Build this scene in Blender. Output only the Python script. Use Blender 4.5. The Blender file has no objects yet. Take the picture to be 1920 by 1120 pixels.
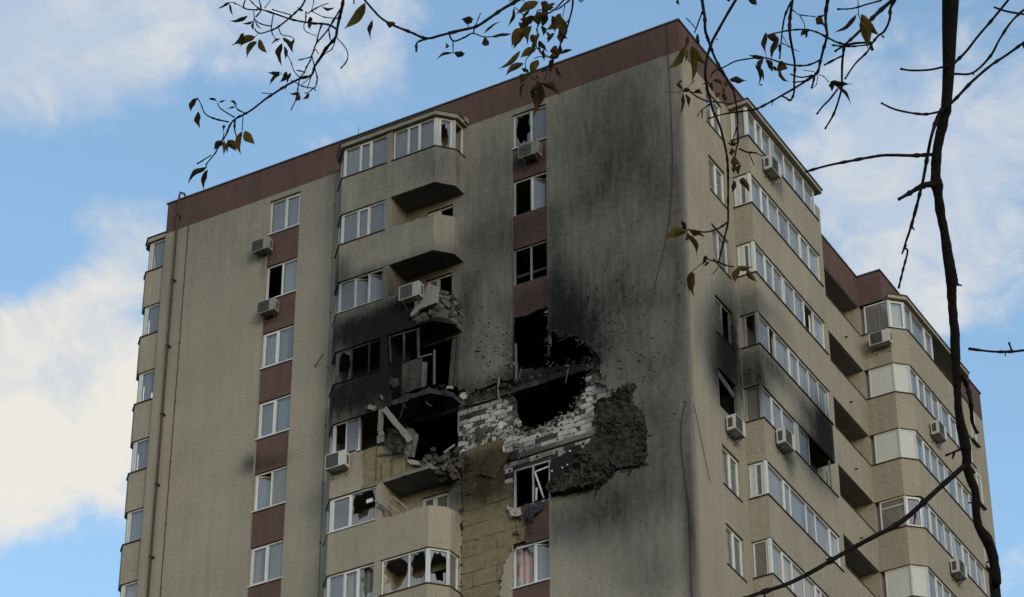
import bpy, bmesh, math, random
from mathutils import Vector, Matrix, noise
from mathutils.geometry import delaunay_2d_cdt

random.seed(7)
SC = bpy.context.scene
COL = SC.collection
R_ = math.radians

# ------------------------------------------------------------------ camera
FPX = 5644.62                       # focal length in pixels of the 1920 px wide photograph
CAM = Vector((35.706, -74.221, 1.6))
YAW, PITCH = -0.520137, 0.608585
FWD = Vector((math.sin(YAW) * math.cos(PITCH), math.cos(YAW) * math.cos(PITCH), math.sin(PITCH)))
RGT = Vector((math.cos(YAW), -math.sin(YAW), 0))
UPV = RGT.cross(FWD)
cd = bpy.data.cameras.new('camera')
cam = bpy.data.objects.new('camera', cd)
COL.objects.link(cam)
cam.matrix_world = Matrix(((RGT.x, UPV.x, -FWD.x, CAM.x), (RGT.y, UPV.y, -FWD.y, CAM.y),
                           (RGT.z, UPV.z, -FWD.z, CAM.z), (0, 0, 0, 1)))
cd.sensor_width = 36.0
cd.lens = FPX / 1920 * 36
cd.clip_start, cd.clip_end = 0.1, 5000
SC.camera = cam

def ray(u, v):
    return FWD + RGT * ((u - 960) / FPX) - UPV * ((v - 560) / FPX)
def onY(u, v, y=0.0):
    r = ray(u, v); return CAM + r * ((y - CAM.y) / r.y)
def onX(u, v, x=0.0):
    r = ray(u, v); return CAM + r * ((x - CAM.x) / r.x)
def atD(u, v, d):
    return CAM + ray(u, v) * d
ZO = {'P': (0, 0, 1), 'Z3': (600, 180, 2.8), 'Z4': (600, 500, 2.8), 'Z5': (840, 560, 2.8), 'Z6': (600, 720, 2.8),
      'V1': (610, 480, 5.09), 'V2': (610, 680, 5.09), 'V6': (600, 880, 4.668), 'V5': (860, 840, 4.0),
      'U1': (400, 0, 5.09), 'U2': (900, 0, 5.09), 'U3': (1230, 0, 5.09), 'U4': (1380, 0, 4.306),
      'U5': (1230, 220, 3.295), 'U6': (1600, 180, 2.947), 'U7': (1600, 560, 3.294), 'U8': (1380, 800, 3.5),
      'T1': (340, 0, 3.11), 'T2': (700, 0, 3.112), 'T4': (1500, 0, 3.112)}
def px(z, u, v):
    a, b, s = ZO[z]; return (a + u / s, b + v / s)
def AY(z, pts, y=0.0):              # pixel list -> (x, z) on the vertical plane y = const
    out = []
    for u, v in pts:
        p = onY(*px(z, u, v), y); out.append((p.x, p.z))
    return out

# ------------------------------------------------------------------ world, sun, exposure
SUN_EL, SUN_ROT = R_(14), R_(130)   # low veiled sun behind the camera
w = bpy.data.worlds.new('World'); SC.world = w; w.use_nodes = True
nt = w.node_tree; nt.nodes.clear()
def WN(t, **kw):
    n = nt.nodes.new(t)
    for k, v in kw.items(): setattr(n, k, v)
    return n
wo = WN('ShaderNodeOutputWorld'); bg = WN('ShaderNodeBackground')
sky = WN('ShaderNodeTexSky', sky_type='NISHITA', sun_disc=False, sun_elevation=SUN_EL, sun_rotation=SUN_ROT,
         air_density=1.0, dust_density=0.6, ozone_density=2.0)
bg.inputs['Strength'].default_value = 0.15
tc = WN('ShaderNodeTexCoord')
n1 = WN('ShaderNodeTexNoise'); n1.inputs['Scale'].default_value = 11.0; n1.inputs['Detail'].default_value = 9; n1.inputs['Roughness'].default_value = 0.56
n1.inputs['Distortion'].default_value = 0.35
n3 = WN('ShaderNodeTexNoise'); n3.inputs['Scale'].default_value = 38.0; n3.inputs['Detail'].default_value = 8; n3.inputs['Roughness'].default_value = 0.6; n3.inputs['Distortion'].default_value = 0.6
mp = WN('ShaderNodeMapping'); mp.inputs['Scale'].default_value = (1.0, 1.0, 1.35); mp.inputs['Location'].default_value = (0.31, 0.77, 0.12)
nt.links.new(tc.outputs['Generated'], mp.inputs['Vector']); nt.links.new(mp.outputs['Vector'], n1.inputs['Vector']); nt.links.new(mp.outputs['Vector'], n3.inputs['Vector'])
def wmath(op, a, b=None, clamp=False):
    m = WN('ShaderNodeMath', operation=op, use_clamp=clamp)
    for i, x in enumerate((a, b)):
        if x is None: continue
        if isinstance(x, (int, float)): m.inputs[i].default_value = x
        else: nt.links.new(x, m.inputs[i])
    return m.outputs[0]
dens = wmath('ADD', wmath('MULTIPLY', n1.outputs['Fac'], .70), wmath('MULTIPLY', n3.outputs['Fac'], .52))
# cloud banks of this sky: direction, angular radius (rad), amount
for (u, v, rad, amt) in [(150, 70, .040, .17), (340, 30, .028, .14), (40, 170, .028, .10), (640, 40, .030, .20), (720, 130, .016, .10), (500, 60, .02, .08),
                         (235, 415, .020, .22), (170, 385, .010, .14), (290, 480, .02, .16), (150, 790, .040, .25), (60, 690, .032, .22), (50, 880, .035, .22), (190, 620, .024, .16), (60, 600, .012, .12),
                         (1740, 240, .045, .13), (1640, 320, .030, .12), (1880, 480, .040, .12), (1560, 220, .035, .08), (1720, 480, .035, .10), (420, 250, .030, -.16), (60, 330, .028, -.16), (60, 480, .030, -.22), (180, 300, .02, -.1), (20, 560, .010, -.08),
                         (120, 1090, .028, -.26), (1000, 180, .05, -.12), (900, 120, .05, -.16), (1860, 850, .05, -.20), (430, 330, .03, -.1), (330, 560, .03, -.05), (1350, 60, .05, -.06)]:
    d = ray(u, v).normalized()
    dp = WN('ShaderNodeVectorMath', operation='DISTANCE'); dp.inputs[1].default_value = d
    nt.links.new(tc.outputs['Generated'], dp.inputs[0])
    q = wmath('DIVIDE', dp.outputs['Value'], rad)
    q = wmath('MULTIPLY', q, q)
    q = wmath('MULTIPLY', q, -1.0)
    q = wmath('POWER', 2.71828, q)
    q = wmath('MULTIPLY', q, amt)
    dens = wmath('ADD', dens, q)
rp = WN('ShaderNodeValToRGB'); rp.color_ramp.interpolation = 'EASE'
rp.color_ramp.elements[0].position = .565; rp.color_ramp.elements[0].color = (0.0, 0.0, 0.0, 1)
rp.color_ramp.elements[1].position = .86; rp.color_ramp.elements[1].color = (.93, .93, .93, 1)
nt.links.new(dens, rp.inputs['Fac'])
# cloud colour: pale grey white, slightly creamy where thick
n2 = WN('ShaderNodeTexNoise'); n2.inputs['Scale'].default_value = 5.0; n2.inputs['Detail'].default_value = 4
nt.links.new(tc.outputs['Generated'], n2.inputs['Vector'])
cr = WN('ShaderNodeValToRGB')
cr.color_ramp.elements[0].position = .22; cr.color_ramp.elements[0].color = (1.85, 2.17, 2.62, 1)
cr.color_ramp.elements[1].position = .72; cr.color_ramp.elements[1].color = (3.15, 2.98, 2.66, 1)
sx = WN('ShaderNodeSeparateXYZ'); nt.links.new(tc.outputs['Generated'], sx.inputs[0])
low = wmath('MULTIPLY', wmath('SUBTRACT', .60, sx.outputs['Z']), 13.0, True)            # lower clouds are warmer
nt.links.new(wmath('ADD', wmath('ADD', wmath('MULTIPLY', low, .55), wmath('MULTIPLY', n2.outputs['Fac'], .35)), wmath('MULTIPLY', wmath('SUBTRACT', n3.outputs['Fac'], .42), 1.1)), cr.inputs['Fac'])
tint = WN('ShaderNodeMix', data_type='RGBA', blend_type='MULTIPLY'); tint.inputs['Factor'].default_value = 1
nt.links.new(sky.outputs['Color'], tint.inputs['A']); tint.inputs['B'].default_value = (1.10, 1.09, .99, 1)
mx = WN('ShaderNodeMix', data_type='RGBA')
nt.links.new(rp.outputs['Color'], mx.inputs['Factor']); nt.links.new(tint.outputs['Result'], mx.inputs['A']); nt.links.new(cr.outputs['Color'], mx.inputs['B'])
nt.links.new(mx.outputs['Result'], bg.inputs['Color']); nt.links.new(bg.outputs['Background'], wo.inputs['Surface'])

sl = bpy.data.lights.new('sun', 'SUN'); so = bpy.data.objects.new('sun', sl); COL.objects.link(so)
sl.energy = 0.55; sl.angle = R_(22); sl.color = (1, .93, .84)
sdir = Vector((math.sin(SUN_ROT) * math.cos(SUN_EL), math.cos(SUN_ROT) * math.cos(SUN_EL), math.sin(SUN_EL)))
so.rotation_euler = (-sdir).to_track_quat('-Z', 'Y').to_euler(); so.location = (60, -40, 90)
SC.view_settings.view_transform = 'Standard'; SC.view_settings.look = 'None'
SC.view_settings.exposure = 0.9; SC.view_settings.gamma = 1; SC.view_settings.use_curve_mapping = False
SC.render.engine = 'CYCLES'
SC.cycles.max_bounces = 6; SC.cycles.transparent_max_bounces = 12; SC.cycles.use_denoising = True

# ------------------------------------------------------------------ materials
MATS = {}
def mat(name, col, rough=.85, var=.12, vscale=1.5, fine=.08, bump=.15, bscale=30, streak=0, soot=True, metal=0, spec=.12, sootcol=(.0042, .0046, .0055), col2=None):
    m = bpy.data.materials.new(name); m.use_nodes = True; t = m.node_tree; t.nodes.clear()
    def N(ty, **kw):
        n = t.nodes.new(ty)
        for k, v in kw.items(): setattr(n, k, v)
        return n
    out = N('ShaderNodeOutputMaterial'); b = N('ShaderNodeBsdfPrincipled')
    t.links.new(b.outputs[0], out.inputs['Surface'])
    b.inputs['Roughness'].default_value = rough; b.inputs['Metallic'].default_value = metal; b.inputs['Specular IOR Level'].default_value = spec
    tc = N('ShaderNodeTexCoord'); P = tc.outputs['Object']
    def noise_(scale, det=4, vec=P, rough=.55):
        n = N('ShaderNodeTexNoise'); n.inputs['Scale'].default_value = scale; n.inputs['Detail'].default_value = det; n.inputs['Roughness'].default_value = rough
        t.links.new(vec, n.inputs['Vector']); return n.outputs['Fac']
    def M(op, a, b_=None, clamp=False):
        n = N('ShaderNodeMath', operation=op, use_clamp=clamp)
        for i, x in enumerate((a, b_)):
            if x is None: continue
            if isinstance(x, (int, float)): n.inputs[i].default_value = x
            else: t.links.new(x, n.inputs[i])
        return n.outputs[0]
    big = noise_(vscale, 5)
    fn = noise_(bscale * 1.3, 3)
    f = M('ADD', M('MULTIPLY', M('SUBTRACT', big, .5), 2 * var), M('MULTIPLY', M('SUBTRACT', fn, .5), 2 * fine))
    if streak:
        mp = N('ShaderNodeMapping'); mp.inputs['Scale'].default_value = (3.6, 3.6, .15); t.links.new(P, mp.inputs['Vector'])
        st = noise_(1.0, 5, mp.outputs['Vector'], .6)
        f = M('ADD', f, M('MULTIPLY', M('SUBTRACT', st, .5), 2 * streak))
    f = M('ADD', f, 1.0)
    c = N('ShaderNodeMix', data_type='RGBA', blend_type='MULTIPLY'); c.inputs['Factor'].default_value = 1
    if col2:
        cm = N('ShaderNodeMix', data_type='RGBA'); cm.inputs['A'].default_value = (*col, 1); cm.inputs['B'].default_value = (*col2, 1)
        t.links.new(M('MULTIPLY', M('SUBTRACT', noise_(vscale * 2.3, 6), .38), 3.5, True), cm.inputs['Factor']); t.links.new(cm.outputs['Result'], c.inputs['A'])
    else:
        c.inputs['A'].default_value = (*col, 1)
    cv = N('ShaderNodeCombineColor'); 
    for i in range(3): t.links.new(f, cv.inputs[i])
    t.links.new(cv.outputs[0], c.inputs['B'])
    res = c.outputs['Result']
    if soot:
        at = N('ShaderNodeAttribute', attribute_name='soot')
        dm = N('ShaderNodeMapping'); dm.inputs['Rotation'].default_value = (0, .6, 0); dm.inputs['Scale'].default_value = (1.3, 1, .55); t.links.new(P, dm.inputs['Vector'])
        sn = noise_(.9, 6, dm.outputs['Vector'], .6); sn2 = noise_(4.5, 5, rough=.65)
        vm = N('ShaderNodeMapping'); vm.inputs['Scale'].default_value = (5.5, 5.5, .7); t.links.new(P, vm.inputs['Vector'])
        sn3 = noise_(1.0, 5, vm.outputs['Vector'], .65); sn4 = noise_(26, 3, rough=.7)
        k = M('SUBTRACT', M('ADD', M('ADD', M('MULTIPLY', sn, .9), M('MULTIPLY', sn2, .7)), M('ADD', M('MULTIPLY', sn3, .9), M('MULTIPLY', sn4, .9))), 1.7)
        # even where the smoke field is strong, drifting patches where it is weak
        s = M('MULTIPLY', at.outputs['Fac'], M('ADD', M('MULTIPLY', k, M('ADD', M('MULTIPLY', M('SUBTRACT', 1.0, at.outputs['Fac']), 1.45), .28)), 1.0))
        s = M('MINIMUM', M('MULTIPLY', s, 1.03), .985)
        s = M('MAXIMUM', s, 0.0)
        if name in ('stucco', 'brick', 'concrete', 'plaster'):          # thin smoke film greys the paint before it blackens it
            gx = N('ShaderNodeMix', data_type='RGBA'); gx.inputs['B'].default_value = (.150, .156, .152, 1); t.links.new(res, gx.inputs['A'])
            t.links.new(M('MULTIPLY', M('MULTIPLY', s, 2.2, True), .8), gx.inputs['Factor']); res = gx.outputs['Result']
        mx = N('ShaderNodeMix', data_type='RGBA'); t.links.new(s, mx.inputs['Factor'])
        t.links.new(res, mx.inputs['A']); mx.inputs['B'].default_value = (*sootcol, 1)
        res = mx.outputs['Result']
    t.links.new(res, b.inputs['Base Color'])
    if bump:
        bp = N('ShaderNodeBump'); bp.inputs['Strength'].default_value = bump; bp.inputs['Distance'].default_value = .03
        t.links.new(noise_(bscale, 4), bp.inputs['Height']); t.links.new(bp.outputs[0], b.inputs['Normal'])
    MATS[name] = m; return m
mat('stucco', (.210, .195, .163), .95, .19, .5, .22, 1.0, 8, streak=.19, spec=.08)
mat('stucco_brown', (.080, .052, .048), .95, .16, .8, .16, .5, 9, streak=.22, spec=.08, sootcol=(.018, .013, .0125))
mat('soffit', (.15, .15, .142), .95, .2, .9, .08, .3, 9)
mat('concrete', (.15, .148, .138), .95, .22, 2.2, .15, .6, 14)
mat('mortar', (.06, .059, .055), .97, .3, 3, .2, .8, 16)
mat('brick', (.37, .38, .375), .93, .25, 5, .25, 1.0, 16)
mat('brick_grey', (.085, .085, .082), .95, .3, 3.1, .2, .9, 16)
mat('insulation', (.150, .138, .086), 1, .22, 1.6, .2, 1.0, 18, col2=(.118, .102, .066), sootcol=(.020, .016, .012))
mat('burnt_wool', (.036, .033, .028), 1, .5, 2.0, .6, 1.0, 16, soot=False, col2=(.009, .009, .0095))
mat('navy_wool', (.010, .011, .015), 1, .3, 4, .25, 1.0, 18, soot=False)
mat('pvc', (.42, .44, .45), .38, .05, 3, .03, 0, 20, spec=.5)
mat('pvc_grey', (.22, .23, .235), .45, .1, 3, .05, 0, 20)
mat('dark_trim', (.045, .042, .04), .6, .15, 3, .05, 0)
mat('coping', (.10, .10, .105), .45, .15, 2, .05, 0, metal=.6)
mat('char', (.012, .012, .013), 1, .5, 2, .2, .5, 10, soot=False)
mat('plaster', (.24, .235, .215), .95, .1, 1, .05, 0)
mat('curtain', (.55, .57, .58), .9, .12, 2.5, .03, 0)
mat('curtain_light', (.68, .69, .69), .9, .15, 2.5, .05, 0)
mat('curtain_grey', (.36, .38, .40), .9, .2, 2.5, .05, 0)
mat('curtain_dark', (.10, .10, .105), .9, .15, 2.5, .03, 0)
mat('curtain_pink', (.32, .24, .24), .9, .12, 2.5, .03, 0)
mat('blind', (.36, .38, .385), .8, .06, 3, .02, 0)
mat('ac_white', (.33, .34, .335), .5, .12, 3, .05, 0)
mat('ac_dark', (.045, .048, .05), .6, .2, 6, .05, 0)
mat('steel', (.10, .10, .10), .55, .2, 6, .1, 0, metal=.5)
mat('pipe', (.04, .03, .018), .6, .3, 5, .15, .2, 30, col2=(.055, .046, .026), soot=False)
mat('cable', (.02, .02, .02), .7, .1, 5, .05, 0, soot=False)
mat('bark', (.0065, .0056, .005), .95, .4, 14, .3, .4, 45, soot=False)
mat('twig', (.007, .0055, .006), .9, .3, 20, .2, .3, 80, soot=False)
mat('leaf_green', (.058, .047, .011), .7, .3, 9, .1, .3, 60, soot=False, col2=(.092, .056, .013))
mat('leaf_brown', (.050, .028, .013), .8, .3, 9, .1, .4, 60, soot=False, col2=(.024, .015, .010))
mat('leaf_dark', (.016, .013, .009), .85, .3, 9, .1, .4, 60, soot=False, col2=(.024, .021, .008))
mat('leaf_rust', (.075, .034, .014), .8, .3, 9, .1, .4, 60, soot=False, col2=(.038, .020, .011))
mat('cloth_dark', (.025, .025, .035), .95, .3, 6, .1, .3, 20, soot=False)
mat('cloth_grey', (.22, .20, .19), .95, .3, 6, .1, .3, 20, soot=False)
mat('grass', (.05, .06, .025), 1, .3, .3, .2, .5, 4, soot=False, col2=(.075, .065, .04))
mat('asphalt', (.05, .05, .052), .95, .2, 1, .2, .4, 20, soot=False)
for lf in ('leaf_green', 'leaf_brown', 'leaf_dark', 'leaf_rust'):       # thin blades let some light through
    t = MATS[lf].node_tree; b = next(n for n in t.nodes if n.type == 'BSDF_PRINCIPLED'); o = next(n for n in t.nodes if n.type == 'OUTPUT_MATERIAL')
    tr = t.nodes.new('ShaderNodeBsdfTranslucent'); ms = t.nodes.new('ShaderNodeMixShader'); ms.inputs[0].default_value = .45
    src = b.inputs['Base Color'].links[0].from_socket
    t.links.new(src, tr.inputs['Color']); t.links.new(b.outputs[0], ms.inputs[1]); t.links.new(tr.outputs[0], ms.inputs[2]); t.links.new(ms.outputs[0], o.inputs['Surface'])
def glass(name, tint, ior, haze=0.0):
    m = bpy.data.materials.new(name); m.use_nodes = True; t = m.node_tree; t.nodes.clear()
    out = t.nodes.new('ShaderNodeOutputMaterial'); mx = t.nodes.new('ShaderNodeMixShader')
    tr = t.nodes.new('ShaderNodeBsdfTransparent'); tr.inputs[0].default_value = (*tint, 1)
    gl = t.nodes.new('ShaderNodeBsdfGlossy'); gl.inputs['Roughness'].default_value = .03; gl.inputs['Color'].default_value = (.95, .97, 1, 1)
    fr = t.nodes.new('ShaderNodeFresnel'); fr.inputs['IOR'].default_value = ior
    bp = t.nodes.new('ShaderNodeBump'); bp.inputs['Strength'].default_value = .06; bp.inputs['Distance'].default_value = .05
    ns = t.nodes.new('ShaderNodeTexNoise'); ns.inputs['Scale'].default_value = 1.2
    tc = t.nodes.new('ShaderNodeTexCoord'); t.links.new(tc.outputs['Object'], ns.inputs['Vector'])
    t.links.new(ns.outputs['Fac'], bp.inputs['Height']); t.links.new(bp.outputs[0], gl.inputs['Normal'])
    at = t.nodes.new('ShaderNodeAttribute'); at.attribute_name = 'soot'
    df = t.nodes.new('ShaderNodeBsdfDiffuse'); df.inputs[0].default_value = (.02, .02, .022, 1)
    mx2 = t.nodes.new('ShaderNodeMixShader')
    ml = t.nodes.new('ShaderNodeMath'); ml.operation = 'MULTIPLY'; ml.inputs[1].default_value = .75; t.links.new(at.outputs['Fac'], ml.inputs[0])
    t.links.new(fr.outputs[0], mx.inputs[0]); t.links.new(tr.outputs[0], mx.inputs[1]); t.links.new(gl.outputs[0], mx.inputs[2])
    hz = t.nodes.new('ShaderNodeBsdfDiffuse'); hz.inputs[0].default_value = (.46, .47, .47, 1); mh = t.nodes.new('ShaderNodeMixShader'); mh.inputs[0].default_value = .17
    t.links.new(mx.outputs[0], mh.inputs[1]); t.links.new(hz.outputs[0], mh.inputs[2])          # grey haze painted over the pane, lightening it like reflected sky
    t.links.new(ml.outputs[0], mx2.inputs[0]); t.links.new(mh.outputs[0], mx2.inputs[1]); t.links.new(df.outputs[0], mx2.inputs[2])
    t.links.new(mx2.outputs[0], out.inputs[0]); MATS[name] = m
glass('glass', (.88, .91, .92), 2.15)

# ------------------------------------------------------------------ soot field, with some painted darkness (facade coordinates)
def blob(lst, p, a, b, s): lst.append((p[0], p[1], a, b, s))
SAW, SAB, SBW, SBB = [], [], [], []
for u, v, a, b, s in [(1062, 600, .9, 1.5, .95), (1045, 545, .6, 1.6, .75), (1085, 640, .9, .9, .7), (1040, 430, .5, 1.6, .30), (1115, 360, .7, .9, .28), (1060, 395, 1.0, .5, .22), (1195, 230, 1.1, 2.6, .18), (1190, 300, 1.1, 1.4, .18), (1250, 345, .8, 1.5, .34), (1120, 250, 1.5, 2.2, .22),
                      (1272, 470, .3, 2.2, .30), (1235, 475, .8, .5, .22), (1272, 620, .35, 1.6, .30), (1255, 830, .7, 2.2, .20), (1295, 1000, .22, 3.2, .55), (1225, 1085, 1.1, 1.0, .26), (1290, 760, .25, 1.5, .15),
                      (1120, 950, 2.2, .9, .44), (1080, 985, 1.3, .6, .20), (1215, 690, 1.2, .6, .30), (1228, 770, .7, .9, .30), (1235, 560, .7, .6, .22), (1140, 560, 1.0, 1.3, .36), (1180, 930, 1.8, 2.6, .26),
                      (945, 455, .8, 1.0, .34), (885, 445, .5, .7, .26), (905, 560, 1.0, 1.0, .24), (960, 650, .35, 1.3, .45), (900, 660, 1.2, 1.6, .22), (872, 560, .3, 1.0, .5), (890, 520, .5, .5, .3),
                      (985, 570, .8, .7, .55), (985, 430, .8, .7, .36), (990, 310, .7, .6, .25), (800, 400, 1.5, 1.0, .25), (800, 520, 1.6, 1.0, .55), (790, 660, 1.6, 1.8, .97), (790, 800, 1.6, 1.6, .97), (668, 690, .8, 1.7, .99), (672, 815, .8, 1.1, .99), (700, 690, .8, 1.7, .97), (700, 815, .8, 1.1, .97),  # last four: burnt bay wall, also painted dark to pass for open voids
                      (497, 492, .10, .7, .4), (992, 300, .5, .25, .5), (472, 868, .42, .38, .62), (505, 868, .8, .22, .5),
                      (930, 862, 1.6, .7, .97), (905, 915, 1.6, .8, .93), (985, 930, .6, .5, .5), (1000, 1000, .5, .6, .25), (1000, 705, 2.6, .55, .75), (1075, 690, .7, .5, .7), (960, 720, 1.6, .5, .5),
                      (1060, 800, 1.0, .3, .2), (880, 730, .4, .6, .4), (1020, 850, 1.6, .28, .5), (1040, 690, 1.0, .7, .8),
                      (1150, 300, 3.4, 8.0, .50), (1160, 620, 2.8, 3.0, .32), (1180, 880, 2.8, 3.2, .27), (925, 400, 1.7, 5, .36), (985, 360, .9, 5, .08), (450, 330, 9, 5.5, .20)]:  # last blob: broad darkening over the upper left front
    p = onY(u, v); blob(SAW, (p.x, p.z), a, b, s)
for u, v, a, b, s in [(700, 610, 1.9, .8, .95), (640, 620, 1.0, .6, .6), (780, 590, 1.5, .9, .95), (740, 690, 2.6, 1.3, 1.0), (680, 735, 1.5, .75, .95), (645, 740, 1.0, .7, .70), (690, 780, 1.2, .5, .6),
                      (790, 790, 1.5, 1.4, 1.0), (850, 470, .7, .8, .45), (637, 510, .5, .7, .55), (830, 640, .9, 1.2, .98), (700, 510, 2.2, .3, .35), (690, 545, 1.6, .5, .5), (850, 770, .6, 1.4, .9), (845, 890, .7, .3, .7),
                      (830, 300, 1.0, 1.2, .20), (700, 800, .35, .5, .6), (780, 500, 1.6, .25, .5), (760, 330, 4, 5, .30), (760, 650, 2.2, 1.7, .7), (740, 610, 2.2, .65, .8)]:
    p = onY(u, v, -1.15); blob(SAB, (p.x, p.z), a, b, s)
for u, v, a, b, s in [(1362, 640, .9, 1.1, .99), (1366, 690, .9, 1.0, .9), (1372, 690, .7, 1.4, .6), (1360, 600, .9, 1.0, .6), (1348, 705, .7, 1.0, .75), (1330, 640, 1.1, 1.3, .35), (1370, 560, .8, 1.6, .35), (1372, 770, .9, .5, .25), (1378, 640, .8, 1.2, .6)]:
    p = onX(u, v, 0); blob(SBW, (p.y, p.z), a, b, s)
for u, v, a, b, s in [(1400, 560, 1.1, .7, .72), (1408, 680, 1.3, .75, .99), (1400, 700, 1.0, .6, .8), (1450, 690, 1.6, .5, .6), (1545, 815, .85, .85, 1.0), (1548, 812, .75, .9, .98), (1552, 850, .7, .8, .98), (1515, 775, .75, .5, .6), (1478, 850, .5, .5, .5), (1396, 620, .9, .7, .6),
                      (1520, 850, 1.1, .9, .9), (1440, 580, 1.8, .5, .25), (1400, 700, .8, .5, .7), (1560, 900, .4, .5, .7), (1460, 345, .3, .5, .45), (1480, 865, .3, .6, .4), (1548, 780, .8, .6, .7), (1535, 845, .9, .4, .9)]:
    p = onX(u, v, .7); blob(SBB, (p.y, p.z), a, b, s)
def soot_at(p):
    if p.y > .125 and p.x > -4.2 and not (p.x < -.5 and p.y < .6):
        lst = SBB if (p.x > .05 or 3.7 < p.y < 10) else SBW
        h = p.y
        if h > 13: return 0.0
    else:
        lst = SAB if p.y < -.2 else SAW
        h = p.x
    k = 1.0
    for (c, z, a, b, s) in lst:
        d = ((h - c) / a) ** 2 + ((p.z - z) / b) ** 2
        if d < 7: k *= 1 - min(.999, s * math.exp(-d * .9))
    v = 1 - k
    return v + .5 * v * v * (1 - v)

# ------------------------------------------------------------------ mesh helpers
def mesh_obj(name, verts, faces, material, parent=None, smooth=False, soot=False, tag=None):
    me = bpy.data.meshes.new(name); me.from_pydata([tuple(v) for v in verts], [], faces); me.update()
    me.materials.append(MATS[material])
    if smooth: me.polygons.foreach_set('use_smooth', [True] * len(me.polygons))
    if soot:
        a = me.attributes.new('soot', 'FLOAT', 'POINT')
        a.data.foreach_set('value', [soot_at(Vector(v)) if soot is True else soot for v in verts])
    o = bpy.data.objects.new(name, me); COL.objects.link(o)
    if parent: o.parent = parent
    if tag: label(o, *tag)
    return o
def label(o, lab, cat, group=None):
    o['label'] = lab; o['category'] = cat
    if group: o['group'] = group
def empty(name, loc=(0, 0, 0), lab=None, cat=None, group=None):
    o = bpy.data.objects.new(name, None); COL.objects.link(o); o.location = loc
    if lab: label(o, lab, cat, group)
    return o
class MB:
    def __init__(s): s.v, s.f = [], []
    def quad(s, a, b, c, d):
        n = len(s.v); s.v += [Vector(a), Vector(b), Vector(c), Vector(d)]; s.f.append((n, n + 1, n + 2, n + 3))
    def box8(s, p):                     # 8 corners: bottom ring 0-3, top ring 4-7
        n = len(s.v); s.v += [Vector(q) for q in p]
        for f in ((0, 3, 2, 1), (4, 5, 6, 7), (0, 1, 5, 4), (1, 2, 6, 5), (2, 3, 7, 6), (3, 0, 4, 7)):
            s.f.append(tuple(n + i for i in f))
    def box(s, x0, x1, y0, y1, z0, z1):
        s.box8([(x0, y0, z0), (x1, y0, z0), (x1, y1, z0), (x0, y1, z0), (x0, y0, z1), (x1, y0, z1), (x1, y1, z1), (x0, y1, z1)])
    def obox(s, o, ux, uy, uz, a0, a1, b0, b1, c0, c1):      # box in the frame (o; ux, uy, uz)
        P = lambda a, b, c: o + ux * a + uy * b + uz * c
        s.box8([P(a0, b0, c0), P(a1, b0, c0), P(a1, b1, c0), P(a0, b1, c0), P(a0, b0, c1), P(a1, b0, c1), P(a1, b1, c1), P(a0, b1, c1)])
    def bar(s, a, b, w, h=None, up=Vector((0, 0, 1))):
        a, b = Vector(a), Vector(b); h = h or w; d = (b - a).normalized()
        x = d.cross(up)
        if x.length < 1e-4: x = d.cross(Vector((1, 0, 0)))
        x.normalize(); y = x.cross(d)
        P = lambda o, i, j: o + x * (i * w / 2) + y * (j * h / 2)
        s.box8([P(a, -1, -1), P(a, 1, -1), P(a, 1, 1), P(a, -1, 1), P(b, -1, -1), P(b, 1, -1), P(b, 1, 1), P(b, -1, 1)])
    def tube(s, pts, rad, n=6, cap=True):
        pts = [Vector(p) for p in pts]; m = len(pts); base = len(s.v); x = None
        for i, p in enumerate(pts):
            d = (pts[min(i + 1, m - 1)] - pts[max(i - 1, 0)]).normalized()
            if x is None:
                x = d.orthogonal().normalized()
            x = (x - d * x.dot(d)); x = x.normalized() if x.length > 1e-6 else d.orthogonal().normalized()
            y = d.cross(x); r = rad[i] if isinstance(rad, (list, tuple)) else rad
            for k in range(n):
                an = 2 * math.pi * k / n; s.v.append(p + x * (r * math.cos(an)) + y * (r * math.sin(an)))
        for i in range(m - 1):
            for k in range(n):
                a = base + i * n + k; b = base + i * n + (k + 1) % n
                s.f.append((a, b, b + n, a + n))
        if cap:
            s.f.append(tuple(base + k for k in reversed(range(n)))); s.f.append(tuple(base + (m - 1) * n + k for k in range(n)))
    def build(s, name, material, parent=None, **kw): return mesh_obj(name, s.v, s.f, material, parent, **kw)

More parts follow.
